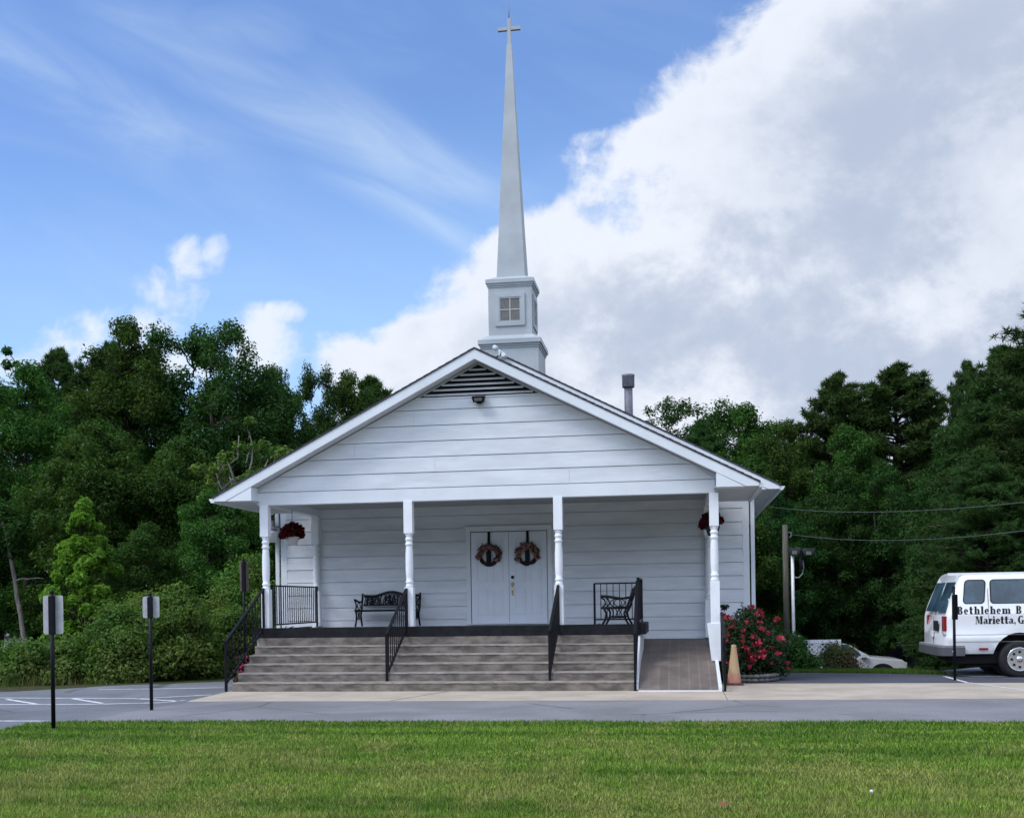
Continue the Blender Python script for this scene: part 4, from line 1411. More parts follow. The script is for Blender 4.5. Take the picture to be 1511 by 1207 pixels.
# bank of vines along the lot, each bush its own
HG = 'bushes along the far edge of the parking lot'
for i, (x, y, hx, hy, hz, lb) in enumerate((
        (-15.2, 21.6, 1.2, 0.8, 0.52, 'pale weedy bush at the left picture edge behind the parking lot'),
        (-13.6, 21.9, 1.0, 0.8, 0.98, 'weedy yellow green bush behind the nearest sign'),
        (-12.2, 22.5, 1.2, 0.9, 1.75, 'dense vine covered bush between the two grey signs'),
        (-11.0, 23.0, 1.1, 0.9, 1.8, 'dense vine covered bush behind the second grey sign'),
        (-10.0, 24.6, 0.95, 0.9, 1.75, 'dark arching bush right of the second grey sign'),
        (-9.9, 26.6, 1.1, 0.9, 2.5, 'shaded bush behind the brown sign near the church corner'),
        (-12.6, 25.6, 1.5, 0.9, 2.3, 'tall vine bush at the foot of the bright young tree'),
        (-11.2, 27.4, 1.4, 0.9, 3.2, 'tall leafy bush in the shadow behind the porch corner'),
        (-14.9, 24.6, 1.3, 0.9, 0.6, 'rounded green bush below the grey roof at left'))):
    shrub('bush', 50 + i, (hx, hy, hz * 1.12), 0.09, 430, 56, 'leaf_hedge', lb, (x, y, float(ground_h(x, y))), 'bush', HG)
# tall dry weeds at the foot of the bank
n = 2000
tt = rng.random(n) ** 3.0 * 0.8
wx = -16.5 + tt * 6.6
wy = 20.0 + (tt * 6.6 - 3.0) * 0.30 + 0.9 + rng.random(n) * 0.9
hh = rng.uniform(0.10, 0.62, n) * (1.15 - 1.0 * tt)
la = rng.random(n) * 6.28
bs = np.stack([wx, wy, np.full(n, -0.02)], 1)
sd = np.stack([np.cos(la + 1.5), np.sin(la + 1.5), 0 * la], 1) * 0.012
tp = bs + np.stack([np.cos(la) * hh * 0.35, np.sin(la) * hh * 0.35, hh], 1)
tag(tri_mesh('weeds', np.stack([bs - sd, bs + sd, tp], 1).reshape(-1, 3), 3, 1, 'dry'), 'tall dry yellow weeds along the parking lot edge', 'weeds', kind='stuff')
# grass verge at the right, beyond the drive
n = 30000
wx = 0.9 + rng.random(n) * 4.4
edge_y = 24.15 - 0.16 * (wx - 1.0) - 0.25 * np.clip(wx - 3.2, 0, 9) ** 1.2 * 0.6
wy = edge_y + rng.random(n) ** 1.5 * 4.0
hh = rng.uniform(0.03, 0.075, n)
la = rng.random(n) * 6.28
bs = np.stack([wx, wy, ground_h(wx, wy) - 0.005], 1)
sd = np.stack([np.cos(la + 1.5), np.sin(la + 1.5), 0 * la], 1) * 0.007
tp = bs + np.stack([np.cos(la) * hh * 0.4, np.sin(la) * hh * 0.4, hh], 1)
tag(tri_mesh('grass', np.stack([bs - sd, bs + sd, tp], 1).reshape(-1, 3), 3, 1, 'verge'), 'strip of green verge grass between the drive and shrubs', 'grass', kind='stuff')

# roses and shrubs near the church
shrub('rose_bush', 71, (0.84, 0.6, 1.68), 0.065, 380, 64, 'leaf_rose', 'large pink red rose bush beside the ramp and traffic cone', (1.36, 21.95, 0.05), 'rose bush', None, (210, 0.055, 'rose', 1.1), cr=(0.20, 0.38))
shrub('rose_bush', 72, (0.42, 0.4, 1.75), 0.075, 160, 20, 'leaf_rose', 'straggly rose bush with tall shoots against the church corner', (1.02, 22.9, 0.05), 'rose bush', None, (26, 0.05, 'rose', 1.0), cr=(0.2, 0.4))
shrub('rose_bush', 73, (0.20, 0.45, 0.78), 0.075, 150, 20, 'leaf_rose', 'low rose bush seen through the left handrail of the steps', (-8.47, 20.75, 0.0), 'rose bush', None, (26, 0.045, 'rose', 1.0), cr=(0.3, 0.5))
shrub('rose_bush', 74, (0.22, 0.6, 1.02), 0.075, 150, 22, 'leaf_rose', 'taller rose bush behind the porch corner under the left handrail top', (-8.50, 22.0, 0.0), 'rose bush', None, (26, 0.045, 'rose', 1.0), cr=(0.3, 0.5))
shrub('flowering_plant', 75, (0.34, 0.5, 1.15), 0.085, 130, 22, 'darkred', 'dark red leafed plant behind the level railing at the porch left end', (-8.45, 23.1, 0.15), 'plant', None, (14, 0.045, 'rose', 1.0), cr=(0.2, 0.4))
shrub('evergreen_shrub', 76, (0.62, 0.6, 0.95), 0.06, 420, 40, 'leaf_shrub', 'dark evergreen shrub between rose bush and round bronze shrub', (2.72, 27.2, -0.16), 'shrub', None, cr=(0.3, 0.5))
shrub('round_shrub', 77, (0.66, 0.6, 0.72), 0.055, 420, 44, 'leaf_brownish', 'rounded bronze green clipped shrub in front of silver car', (4.0, 29.2, -0.34), 'shrub', None, cr=(0.3, 0.5))
shrub('white_flower_shrub', 78, (0.30, 0.35, 0.62), 0.06, 160, 18, 'leaf_shrub', 'small white flowering shrub beside the rounded bronze shrub', (3.22, 28.3, -0.3), 'shrub', None, (60, 0.035, 'white_petal', 1.0), cr=(0.3, 0.5))
# stacked stone edging round the roses
b = MB()
r2 = random.Random(9)
for lay in range(2):
    for k in range(12):
        a = math.pi * (1.08 + 0.84 * k / 11) + lay * 0.05
        cx_, cy_ = 1.36 + 0.46 * math.cos(a), 21.72 + 0.52 * math.sin(a)
        b.ball((cx_, cy_, 0.035 + lay * 0.075), 0.075, 8, 6, (r2.uniform(.9, 1.25), r2.uniform(.7, 1.0), r2.uniform(.5, .62)))
e_ = b.build('stone_edging', 'stone', None)
tag(e_, 'low stacked grey stone edging around the rose bed by the cone', 'stone edging')

# hanging baskets
def basket(label, loc, mf, seed, pot):
    root = thing('hanging_basket', label, 'hanging basket', loc, 'hanging baskets under the porch')
    x, y, z = loc
    b = MB()
    b.lathe([(0.085, z - 0.20), (0.10, z - 0.18), (0.135, z - 0.05), (0.145, z - 0.04), (0.145, z - 0.02), (0.12, z - 0.02)], (x, y, 0), 18)
    b.build('pot', pot, root)
    b = MB()
    b.tube([(x, y, z + 0.30), (x, y, 3.556)], 0.006, 6)
    for k in range(3):
        a = k * 2.094
        b.tube([(x, y, z + 0.30), (x + 0.13 * math.cos(a), y + 0.13 * math.sin(a), z - 0.03)], 0.005, 5)
    b.build('hanger', 'black', root)
    rg = np.random.default_rng(seed)
    cl = []
    for k in range(22):
        d = rg.normal(size=3)
        d /= np.linalg.norm(d)
        d[2] = abs(d[2]) * 1.0 - 0.12
        cl.append((d[0] * 0.175, d[1] * 0.175, 0.02 + d[2] * 0.21, 0.085))
    tri_mesh('foliage', cloud_leaves(np.array(cl), 20, 0.07, rg), 4, 1, 'leaf_rose', root)
    tri_mesh('flowers', cloud_leaves(np.array(cl) * np.array((1.12, 1.12, 1.1, 1.0)), 60, 0.075, rg, 0.8), 4, 1, mf, root)
    return root
basket('red flowered basket in a pale pot hanging at the left end of porch', (-7.98, 22.2, 3.03), 'darkred', 81, 'pot')
basket('dark red flower basket hanging behind the rightmost white post', (0.70, 22.2, 3.03), 'darkred', 82, 'shed')

# wreaths
for x, lb in ((-4.11, 'dusty pink flower wreath on the left door leaf'), (-3.25, 'dusty pink flower wreath on the right door leaf, above the brass handle')):
    root = thing('wreath', lb, 'wreath', (x, YW - 0.10, 2.60), 'door wreaths')
    rg = np.random.default_rng(int(abs(x) * 100))
    b = MB()
    for k in range(9):
        ph = rg.random() * 6.28
        pts = [(x + (0.195 + 0.03 * math.sin(3 * a + ph)) * math.cos(a), YW - 0.105 + 0.025 * math.cos(4 * a + ph), 2.60 + (0.195 + 0.03 * math.sin(3 * a + ph)) * math.sin(a)) for a in np.linspace(0, 6.283, 33)]
        b.tube(pts, 0.017, 6, False)
    b.build('ring', 'wreath', root)
    b = MB()
    b.box(x - 0.03, YW - 0.080, 2.42, x + 0.03, YW - 0.074, 3.125)
    b.box(x - 0.055, YW - 0.132, 2.40, x - 0.005, YW - 0.126, 2.70)
    b.box(x + 0.005, YW - 0.130, 2.39, x + 0.055, YW - 0.124, 2.70)
    b.build('ribbon', 'black', root)
    cl = []
    for k in range(48):
        a = rg.uniform(-0.55, math.pi + 0.55)
        r_ = rg.uniform(0.17, 0.25)
        cl.append((r_ * math.cos(a), -0.03, r_ * math.sin(a), rg.uniform(0.045, 0.068)))
    tri_mesh('flowers', cloud_leaves(np.array(cl), 20, 0.055, rg, 0.8), 4, 1, 'dusty', root)
    tri_mesh('leaves', cloud_leaves(np.array(cl) * 1.06, 8, 0.065, rg, 0.4), 4, 1, 'leaf_shrub', root)

# ------------------------------------------------------------------ lamps on the building
fl = thing('floodlight', 'small black floodlight on the gable under the triangular vent', 'floodlight', (CX + 0.03, YP - 0.06, 5.44))
b = MB()
x, y, z = CX + 0.03, YP - 0.06, 5.44
b.add([(x - .125, y - .20, z + .05), (x + .125, y - .20, z + .05), (x + .125, y - .05, z + .085), (x - .125, y - .05, z + .085),
       (x - .10, y - .17, z - .055), (x + .10, y - .17, z - .055), (x + .10, y - .04, z - .02), (x - .10, y - .04, z - .02)],
      [(0, 1, 2, 3), (7, 6, 5, 4), (0, 4, 5, 1), (1, 5, 6, 2), (2, 6, 7, 3), (3, 7, 4, 0)])
b.box(x - 0.05, y - 0.05, z - 0.05, x + 0.05, y + 0.018, z + 0.05)
b.build('housing', 'black', fl)
b = MB()
b.add([(x - .080, y - .1985, z + .022), (x + .080, y - .1985, z + .022), (x + .070, y - .182, z - .032), (x - .070, y - .182, z - .032)], [(3, 2, 1, 0)])
b.build('lens', 'screen', fl)
yl = thing('yard_light', 'white bucket shaped yard light on an arm at the church left corner', 'light', (-9.10, 23.9, 3.0))
b = MB()
x, y = -9.10, 23.92
b.lathe([(0.06, 3.0), (0.125, 3.01), (0.145, 3.20), (0.15, 3.26), (0.14, 3.265)], (x, y, 0), 20)
b.build('diffuser', 'shade_glass', yl)
b = MB()
b.lathe([(0.15, 3.268), (0.155, 3.29), (0.10, 3.34), (0.075, 3.36), (0.075, 3.48), (0.06, 3.50)], (x, y, 0), 20)
b.tube([(x + 0.05, y, 3.34), (x + 0.12, y, 3.36), (-8.92, y + 0.1, 3.34)], 0.02, 8)
b.build('housing', 'metal', yl)
sp_ = thing('spotlight', 'small white twin spotlight on the roof ridge in front of the steeple', 'spotlight', (CX - 0.02, 23.62, 6.90))
b = MB()
x, y, z = CX - 0.02, 23.62, 6.93
b.tube([(x, y, z - 0.06), (x, y, z + 0.12)], 0.02, 8)
b.tube([(x - 0.12, y, z + 0.10), (x + 0.12, y, z + 0.05)], 0.016, 8)
b.build('bracket', 'white', sp_)
for dx_, dz_ in ((-0.09, 0.16), (0.10, -0.02)):
    b = MB()
    b.lathe([(0.03, y - 0.06), (0.05, y - 0.05), (0.062, y + 0.03), (0.062, y + 0.05), (0.05, y + 0.052)], (x + dx_, 0, z + dz_), 14, 'y')
    b.build('lamp_head', 'white', sp_)

# ------------------------------------------------------------------ signs
def sign(label, x, y, top, z0, z1, wd, plate, edge=False, ph=0.035):
    g = float(ground_h(x, y))
    root = thing('sign', label, 'sign', (x, y, g), 'parking signs on black posts')
    b = MB()
    b.tube([(x, y, g - 0.1), (x, y, top)], 0.027, 10)
    b.ball((x, y, top), 0.032, 10, 6)
    b.build('post', 'black', root)
    b = MB()
    # rounded plate behind the post
    r = 0.03
    pl = []
    for cx_, cz_, a0 in ((wd / 2 - r, z1 - r, 0), (-wd / 2 + r, z1 - r, 1), (-wd / 2 + r, z0 + r, 2), (wd / 2 - r, z0 + r, 3)):
        for k in range(4):
            a = (a0 + k / 3) * math.pi / 2
            pl.append((cx_ + r * math.cos(a), cz_ + r * math.sin(a)))
    if not edge:
        b.prism([(x + p[0], p[1]) for p in pl], y + 0.03, y + 0.034, 'y')
    else:
        b.prism([(y + p[0], p[1]) for p in pl], x + 0.03, x + 0.034, 'x')
    b.build('plate', plate, root)
    b = MB()
    if not edge:
        b.box(x - 0.033, y - 0.03, z0, x + 0.033, y + 0.029, z1 - 0.01)
    else:
        b.box(x - 0.03, y - 0.033, z0, x + 0.029, y + 0.033, z1 - 0.01)
    b.build('bracket', 'black', root)
    return root
sign('tall grey backed sign on black post standing in the lawn', -8.135, 13.43, 1.80, 1.25, 1.76, 0.285, 'sign_back')
sign('smaller grey backed sign on black post standing in the asphalt', -8.06, 16.01, 1.78, 1.42, 1.75, 0.275, 'sign_back')
sign('narrow brown backed sign on black post behind the left handrail', -8.82, 21.6, 2.52, 1.88, 2.49, 0.19, 'sign_brown')
sign('black sign post in front of the white van, plate seen edge on', 5.10, 21.62, 1.73, 1.13, 1.60, 0.30, 'black', True)

# ------------------------------------------------------------------ traffic cone
cn = thing('traffic_cone', 'faded orange traffic cone beside the ramp and rose bush', 'traffic cone', (1.0, 20.62, 0.001))
b = MB()
b.prism([(1.0 + a, 20.62 + c) for a, c in ((-.16, -.13), (-.13, -.16), (.13, -.16), (.16, -.13), (.16, .13), (.13, .16), (-.13, .16), (-.16, .13))], 0.001, 0.035, 'z')
b.build('base', mat('dark_red_rubber', (0.10, 0.045, 0.04), 0.8, 0.3, 12), cn)
b = MB()
b.lathe([(0.135, 0.035), (0.128, 0.05), (0.045, 0.70), (0.042, 0.735), (0.030, 0.738)], (1.0, 20.62, 0), 22)
b.build('body', 'cone', cn)

# ------------------------------------------------------------------ van
VX, VY, VZ = 5.09, 22.28, -0.02
van = thing('van', 'white passenger van with black lettering parked at the right edge', 'van', (VX + 2.8, VY + 1.0, VZ))
def slant(z):
    return 0.02 * z + (0.30 * ((z - 1.18) / 0.85) ** 1.25 if z > 1.18 else 0)
prof = [(0.0 + a, z) for a, z in ((0.06, 0.47), (0.02, 0.56), (0.012, 0.69), (0.0, 0.72), (0.0, 0.80), (0.012, 0.83), (0.004, 1.10), (0.0, 1.22), (0.012, 1.24), (0.016, 1.40), (0.04, 1.48), (0.085, 1.90), (0.12, 1.965), (0.20, 2.01), (0.45, 2.035), (1.0, 2.05))]
full = prof + [(2.0 - a, z) for a, z in prof[-2::-1]]
def van_section(x, sc, sl_):
    return [(VX + x + slant(z) * sl_, VY + 1.0 + (a - 1.0) * sc, VZ + z) for a, z in full]
b = MB()
secs = [van_section(0.0, 0.90, 1), van_section(0.018, 0.95, 1), van_section(0.06, 0.985, 1), van_section(0.13, 1.0, 1), van_section(0.8, 1.0, 0.4), van_section(1.5, 1, 0)]
def front_end(x):
    return [(VX + x - (0.95 * max(0, z - 1.1) if x > 5 else 0.3 * max(0, z - 1.3)), VY + 1 + (a - 1) * (0.93 if x > 5 else 1), VZ + z) for a, z in full]
secs += [van_section(4.2, 1, 0), front_end(4.9), front_end(5.55)]
m_ = len(full)
vs, fs = [], []
for s in secs:
    vs += s
for i in range(len(secs) - 1):
    for j in range(m_ - 1):
        fs.append((i * m_ + j, (i + 1) * m_ + j, (i + 1) * m_ + j + 1, i * m_ + j + 1))
    fs.append((i * m_ + m_ - 1, (i + 1) * m_ + m_ - 1, (i + 1) * m_, i * m_))
fs += [tuple(range(m_ - 1, -1, -1)), tuple((len(secs) - 1) * m_ + j for j in range(m_))]
b.add(vs, fs, True)
body = b.build('body', 'van', van)
WXs = (1.36, 4.75)
# cut the wheel arches
cut = MB()
for wx_ in WXs:
    cut.lathe([(0.475, -0.2), (0.475, 2.3)], (VX + wx_, VY, VZ + 0.40), 40, 'y')
co_ = cut.build('arch_cutter', 'van', None)
mod = body.modifiers.new('arch', 'BOOLEAN')
mod.operation = 'DIFFERENCE'
mod.solver = 'EXACT'
mod.object = co_
bpy.context.view_layer.update()
nm = bpy.data.meshes.new_from_object(body.evaluated_get(bpy.context.evaluated_depsgraph_get()))
body.modifiers.clear()
body.data = nm
bpy.data.objects.remove(co_)
nm.polygons.foreach_set('use_smooth', [True] * len(nm.polygons))
try:
    nm.set_sharp_from_angle(angle=R_(32))
except Exception:
    pass
b = MB()
for wx_ in WXs:
    b.lathe([(0.46, 0.06), (0.46, 0.34)], (VX + wx_, VY, VZ + 0.42), 30, 'y')
    b.lathe([(0.46, 1.66), (0.46, 1.94)], (VX + wx_, VY, VZ + 0.42), 30, 'y')
b2 = MB()
b2.box(VX + 0.25, VY + 0.18, VZ + 0.28, VX + 5.2, VY + 1.82, VZ + 0.50)
b2.box(VX + 0.45, VY + 0.3, VZ + 0.20, VX + 0.95, VY + 0.75, VZ + 0.30)
b2.build('underbody', 'dark', van)
def wheel(wx_, side):
    y0 = VY + (0.0 if side < 0 else 2.0)
    d = 1 if side < 0 else -1
    c = (VX + wx_, 0, VZ + 0.36)
    t = MB()
    t.lathe([(0.225, y0 + d * 0.03), (0.30, y0 + d * 0.012), (0.345, y0 + d * 0.03), (0.365, y0 + d * 0.07), (0.365, y0 + d * 0.22), (0.33, y0 + d * 0.25), (0.2, y0 + d * 0.25)], c, 36, 'y')
    wo_ = t.build('wheel', 'tyre', van)
    r = MB()
    r.lathe([(0.228, y0 + d * 0.028), (0.232, y0 + d * 0.018), (0.205, y0 + d * 0.03), (0.19, y0 + d * 0.055), (0.06, y0 + d * 0.03), (0.055, y0 + d * 0.015), (0.02, y0 + d * 0.012)], c, 36, 'y')
    ro = r.build('rim', 'chrome', wo_)
    h = MB()
    for k in range(8):
        a = k * math.pi / 4
        ca_, sa_ = math.cos(a), math.sin(a)
        h.lathe([(0.026, y0 + d * 0.040), (0.026, y0 + d * 0.022)], (c[0] + 0.145 * ca_, 0, c[2] + 0.145 * sa_), 10, 'y')
    h.build('rim_openings', 'dark', wo_)
for wx_ in WXs:
    for sd_ in (-1, 1):
        wheel(wx_, sd_)
for wx_ in WXs:
    b = MB()
    b.lathe([(0.452, 0.30), (0.452, 1.70)], (VX + wx_, VY, VZ + 0.43), 30, 'y')
    b.build('wheel_well', 'dark', van)
def side_y(z):
    for (a0, z0), (a1, z1) in zip(prof, prof[1:]):
        if z0 <= z <= z1:
            return VY + a0 + (a1 - a0) * (z - z0) / (z1 - z0)
    return VY
def side_panel(b, xs_, z0, z1, r, off, shear=0.0, n=5, flip=1):
    """rounded window laid on the van's side"""
    x0, x1 = xs_
    pl = []
    for cx_, cz_, a0 in ((x1 - r, z1 - r, 0), (x0 + r, z1 - r, 1), (x0 + r, z0 + r, 2), (x1 - r, z0 + r, 3)):
        for k in range(n + 1):
            a = (a0 + k / n) * math.pi / 2
            pl.append((cx_ + r * math.cos(a), cz_ + r * math.sin(a)))
    vs_ = []
    for yo in (off, -0.01):
        for px_, pz_ in pl:
            ya = side_y(1.46) + (side_y(1.90) - side_y(1.46)) * (pz_ - 1.46) / 0.44
            vs_.append((VX + px_ + shear * (pz_ - z0), ya - yo, VZ + pz_))
    k = len(pl)
    b.add(vs_, [tuple(range(k))] + [(i, i + k, (i + 1) % k + k, (i + 1) % k) for i in range(k)])
for xs_, sh in (((0.335, 0.73), 0.10), ((0.84, 1.86), 0.0), ((1.98, 3.0), 0.0)):
    b = MB()
    side_panel(b, xs_, 1.425, 1.90, 0.075, 0.006, sh)
    so1 = b.build('window', 'black', van)
    b = MB()
    side_panel(b, (xs_[0] + 0.018, xs_[1] - 0.018), 1.443, 1.882, 0.06, 0.010, sh)
    b.build('pane', 'glass', so1)
# rear face: windows, tail lamps, plate recess, bumper, handle
def rear_pt(a, z, off=0.0):
    return (VX + slant(z) - off, VY + a, VZ + z)
for a0, a1 in ((0.17, 0.94), (1.06, 1.83)):
    b = MB()
    q = [rear_pt(a, z, o) for o in (0.008, -0.02) for a, z in ((a0, 1.28), (a1, 1.28), (a1 - (0.05 if a1 > 1 else 0), 1.86), (a0 + (0.05 if a0 < 1 else 0), 1.86))]
    b.add(q, [(0, 1, 2, 3), (0, 4, 5, 1), (1, 5, 6, 2), (2, 6, 7, 3), (3, 7, 4, 0)])
    b.build('window', 'glass', van)
for a0, s_0 in ((0.055, 1), (1.985, -1)):
    b = MB()
    ox = 0.0 if s_0 > 0 else 0.07
    b.box(VX - 0.012 + ox, VY + min(a0, a0 + s_0 * 0.19), VZ + 0.91, VX + 0.06 + ox, VY + max(a0, a0 + s_0 * 0.19), VZ + 1.20)
    lamp = b.build('tail_lamp', 'redlens', van, bevel=0.015)
    b = MB()
    b.box(VX - 0.013 + ox, VY + min(a0 + s_0 * 0.01, a0 + s_0 * 0.18), VZ + 0.85, VX + 0.06 + ox, VY + max(a0 + s_0 * 0.01, a0 + s_0 * 0.18), VZ + 0.908)
    b.build('reversing_lens', 'clearlens', lamp)
b = MB()
b.box(VX - 0.008, VY + 0.62, VZ + 0.90, VX + 0.01, VY + 0.96, VZ + 1.10)
b.build('plate_recess', 'dark', van)
b = MB()
b.box(VX - 0.03, VY + 0.98, VZ + 0.78, VX + 0.0, VY + 1.1, VZ + 0.90)
b.build('door_handle', 'white', van)
b = MB()
b.box(VX - 0.001, VY + 0.995, VZ + 0.62, VX + 0.004, VY + 1.003, VZ + 1.20)
b.build('door_seam', 'dark', van)
b = MB()
pl = [(0.36, -0.005), (0.34, -0.012), (-0.05, 0.03), (-0.11, 0.16), (-0.13, 1.0), (-0.11, 1.84), (-0.05, 1.97), (0.34, 2.012), (0.36, 2.005), (0.02, 1.85), (0.0, 1.0), (0.02, 0.15)]
b.prism([(VX + a, VY + c) for a, c in pl], VZ + 0.435, VZ + 0.595, 'z')
bo = b.build('bumper', 'bumper', van)
b = MB()
b.prism([(VX + a * 0.98, VY + 1 + (c - 1) * 0.995) for a, c in pl], VZ + 0.597, VZ + 0.635, 'z')
b.build('bumper_step', 'chromebump', bo)
b = MB()
b.ball((VX + 0.16, VY + 0.012, VZ + 0.52), 0.032, 10, 6, (1, .4, 1))
b.build('bumper_reflector', 'clearlens', bo)
b = MB()
for x in (0.80, 1.93, 3.06):
    for za, zb_ in ((0.50, 1.22), (1.24, 1.40), (1.40, 1.93)):
        b.add([(VX + x - 0.005, side_y(za) - 0.0022, VZ + za), (VX + x + 0.005, side_y(za) - 0.0022, VZ + za), (VX + x + 0.005, side_y(zb_) - 0.0022, VZ + zb_), (VX + x - 0.005, side_y(zb_) - 0.0022, VZ + zb_)], [(0, 1, 2, 3)])
for z in (1.231, 0.838, 0.705):
    b.add([(VX + 0.14, side_y(z) - 0.002, VZ + z - 0.004), (VX + 4.2, side_y(z) - 0.002, VZ + z - 0.004), (VX + 4.2, side_y(z) - 0.002, VZ + z + 0.004), (VX + 0.14, side_y(z) - 0.002, VZ + z + 0.004)], [(0, 1, 2, 3)])
b.build('panel_gaps', 'seam', body)
b = MB()
b.box(VX + 0.62, VY - 0.004, VZ + 0.545, VX + 0.78, VY + 0.02, VZ + 0.585)
b.build('side_marker', 'redlens', body)
b = MB()
b.prism([(VX + 0.10, VY + 0.16), (VX + 4.3, VY + 0.16), (VX + 4.3, VY + 0.19), (VX + 0.10, VY + 0.19)], VZ + 1.985, VZ + 2.035, 'z')
b.build('rain_gutter', 'van', body)
# lettering in a fat-face style
FX = 0.86
def glyph(b, ch, x, z, h):
    """adds a letter whose left edge is x on baseline z; h is cap height; returns its width"""
    T_, t_ = 0.29, 0.085
    xh = 0.68
    P_ = []
    def rect(x0, z0, x1, z1):
        P_.append([(x0, z0), (x1, z0), (x1, z1), (x0, z1)])
    def arc(cx_, cz_, rx_, rz_, a0, a1, thick, n=14):
        """ellipse band whose sides are heavy and whose top and bottom are thin"""
        for k in range(n):
            q = []
            for t in (k / n, (k + 1) / n):
                a = R_(a0 + (a1 - a0) * t)
                q.append(((cx_ + rx_ * math.cos(a), cz_ + rz_ * math.sin(a)), (cx_ + (rx_ - thick) * math.cos(a), cz_ + (rz_ - t_) * math.sin(a))))
            P_.append([q[0][0], q[1][0], q[1][1], q[0][1]])
    wd = 0.7
    def stem(x0, z1, z0=0.0, serif=0.07, left_only=False):
        rect(x0, z0, x0 + T_, z1)
        rect(x0 - serif, z0, x0, z0 + t_)
        rect(x0 + T_, z0, x0 + T_ + serif, z0 + t_)
        rect(x0 - serif, z1 - t_, x0, z1)
    if ch == 'B':
        stem(0.08, 1.0)
        arc(0.42, 0.745, 0.34, 0.255, -90, 90, T_)
        arc(0.42, 0.265, 0.38, 0.265, -90, 90, T_)
        rect(0.35, 1 - t_, 0.42, 1); rect(0.35, 0, 0.42, t_); rect(0.35, 0.49, 0.42, 0.53)
        wd = 0.86
    elif ch == 'M':
        rect(0.10, 0, 0.165, 1); rect(0, 0, 0.27, t_); rect(0, 1 - t_, 0.10, 1)
        rect(0.72, 0, 0.99, 1); rect(0.65, 0, 0.72, t_); rect(0.99, 0, 1.06, t_); rect(0.99, 1 - t_, 1.06, 1)
        P_.append([(0.10, 1), (0.38, 1), (0.58, 0.05), (0.44, 0.05)])
        P_.append([(0.50, 0.05), (0.56, 0.05), (0.74, 1), (0.68, 1)])
        wd = 1.10
    elif ch == 'G':
        arc(0.42, 0.5, 0.42, 0.5, 55, 305, 0.29, 22)
        rect(0.56, 0.0, 0.80, 0.42); rect(0.48, 0.40, 0.87, 0.46); rect(0.62, 0.70, 0.68, 1.0)
        wd = 0.92
    elif ch == 'e':
        arc(0.31, xh / 2, 0.31, xh / 2, 0, 318, 0.25, 22)
        rect(0.22, 0.31, 0.60, 0.37)
        wd = 0.65
    elif ch in 'tl':
        if ch == 'l':
            stem(0.08, 1.0); wd = 0.45
        else:
            rect(0.10, 0.08, 0.10 + T_, 0.95); rect(0.0, xh - t_, 0.56, xh)
            arc(0.33, 0.14, 0.23, 0.14, 180, 360, 0.17, 8); wd = 0.58
    elif ch == 'i':
        stem(0.08, xh); wd = 0.45
        arc(0.215, 0.88, 0.13, 0.12, 0, 360, 0.129, 12)
    elif ch in 'hm':
        stem(0.08, 1.0 if ch == 'h' else xh)
        for k in range(1 if ch == 'h' else 2):
            o = 0.40 * k
            rect(0.50 + o, 0, 0.50 + o + T_ * 0.92, xh - 0.12); rect(0.44 + o, 0, 0.50 + o, t_); rect(0.50 + o + T_ * 0.92, 0, 0.81 + o, t_)
            arc(0.53 + o, xh - 0.20, 0.22, 0.20, 0, 150, 0.20, 9)
        wd = 0.83 if ch == 'h' else 1.23
    elif ch == 'a':
        rect(0.34, 0.06, 0.34 + T_ * 0.9, xh - 0.14); rect(0.58, 0, 0.68, t_ + 0.02)
        arc(0.33, xh - 0.17, 0.255, 0.17, 0, 165, 0.2, 10)
        arc(0.27, 0.20, 0.25, 0.20, 80, 300, 0.2, 12)
        wd = 0.69
    elif ch == 'r':
        stem(0.08, xh)
        arc(0.42, xh - 0.14, 0.13, 0.13, 0, 360, 0.128, 12); arc(0.42, xh - 0.16, 0.14, 0.16, 60, 180, 0.1, 6)
        wd = 0.58
    elif ch == ',':
        arc(0.15, 0.11, 0.12, 0.11, 0, 360, 0.119, 12)
        P_.append([(0.20, 0.10), (0.27, 0.10), (0.14, -0.2), (0.08, -0.2)])
        wd = 0.36
    for j, q in enumerate(P_):
        vv = []
        for px_, pz_ in q:
            zz = z + pz_ * h
            vv.append((VX + x + px_ * h * FX, side_y(zz) - 0.0035 - 0.00003 * j, VZ + zz))
        b.add(vv, [tuple(range(len(vv)))])
    return (wd + 0.09) * h * FX
def letters(txt, x, z, h, sp=0.0, fx=1.0):
    b = MB()
    for ch in txt:
        x += (0.42 * h if ch == ' ' else glyph(b, ch, x, z, h)) + sp
    return b.build('lettering', 'text', body)
letters('Bethlehem', 0.225, 1.235, 0.150, 0.002)
letters('B', 1.295, 1.235, 0.150)
letters('Marietta,', 0.555, 1.045, 0.150, -0.010)
letters('G', 1.328, 1.045, 0.150)

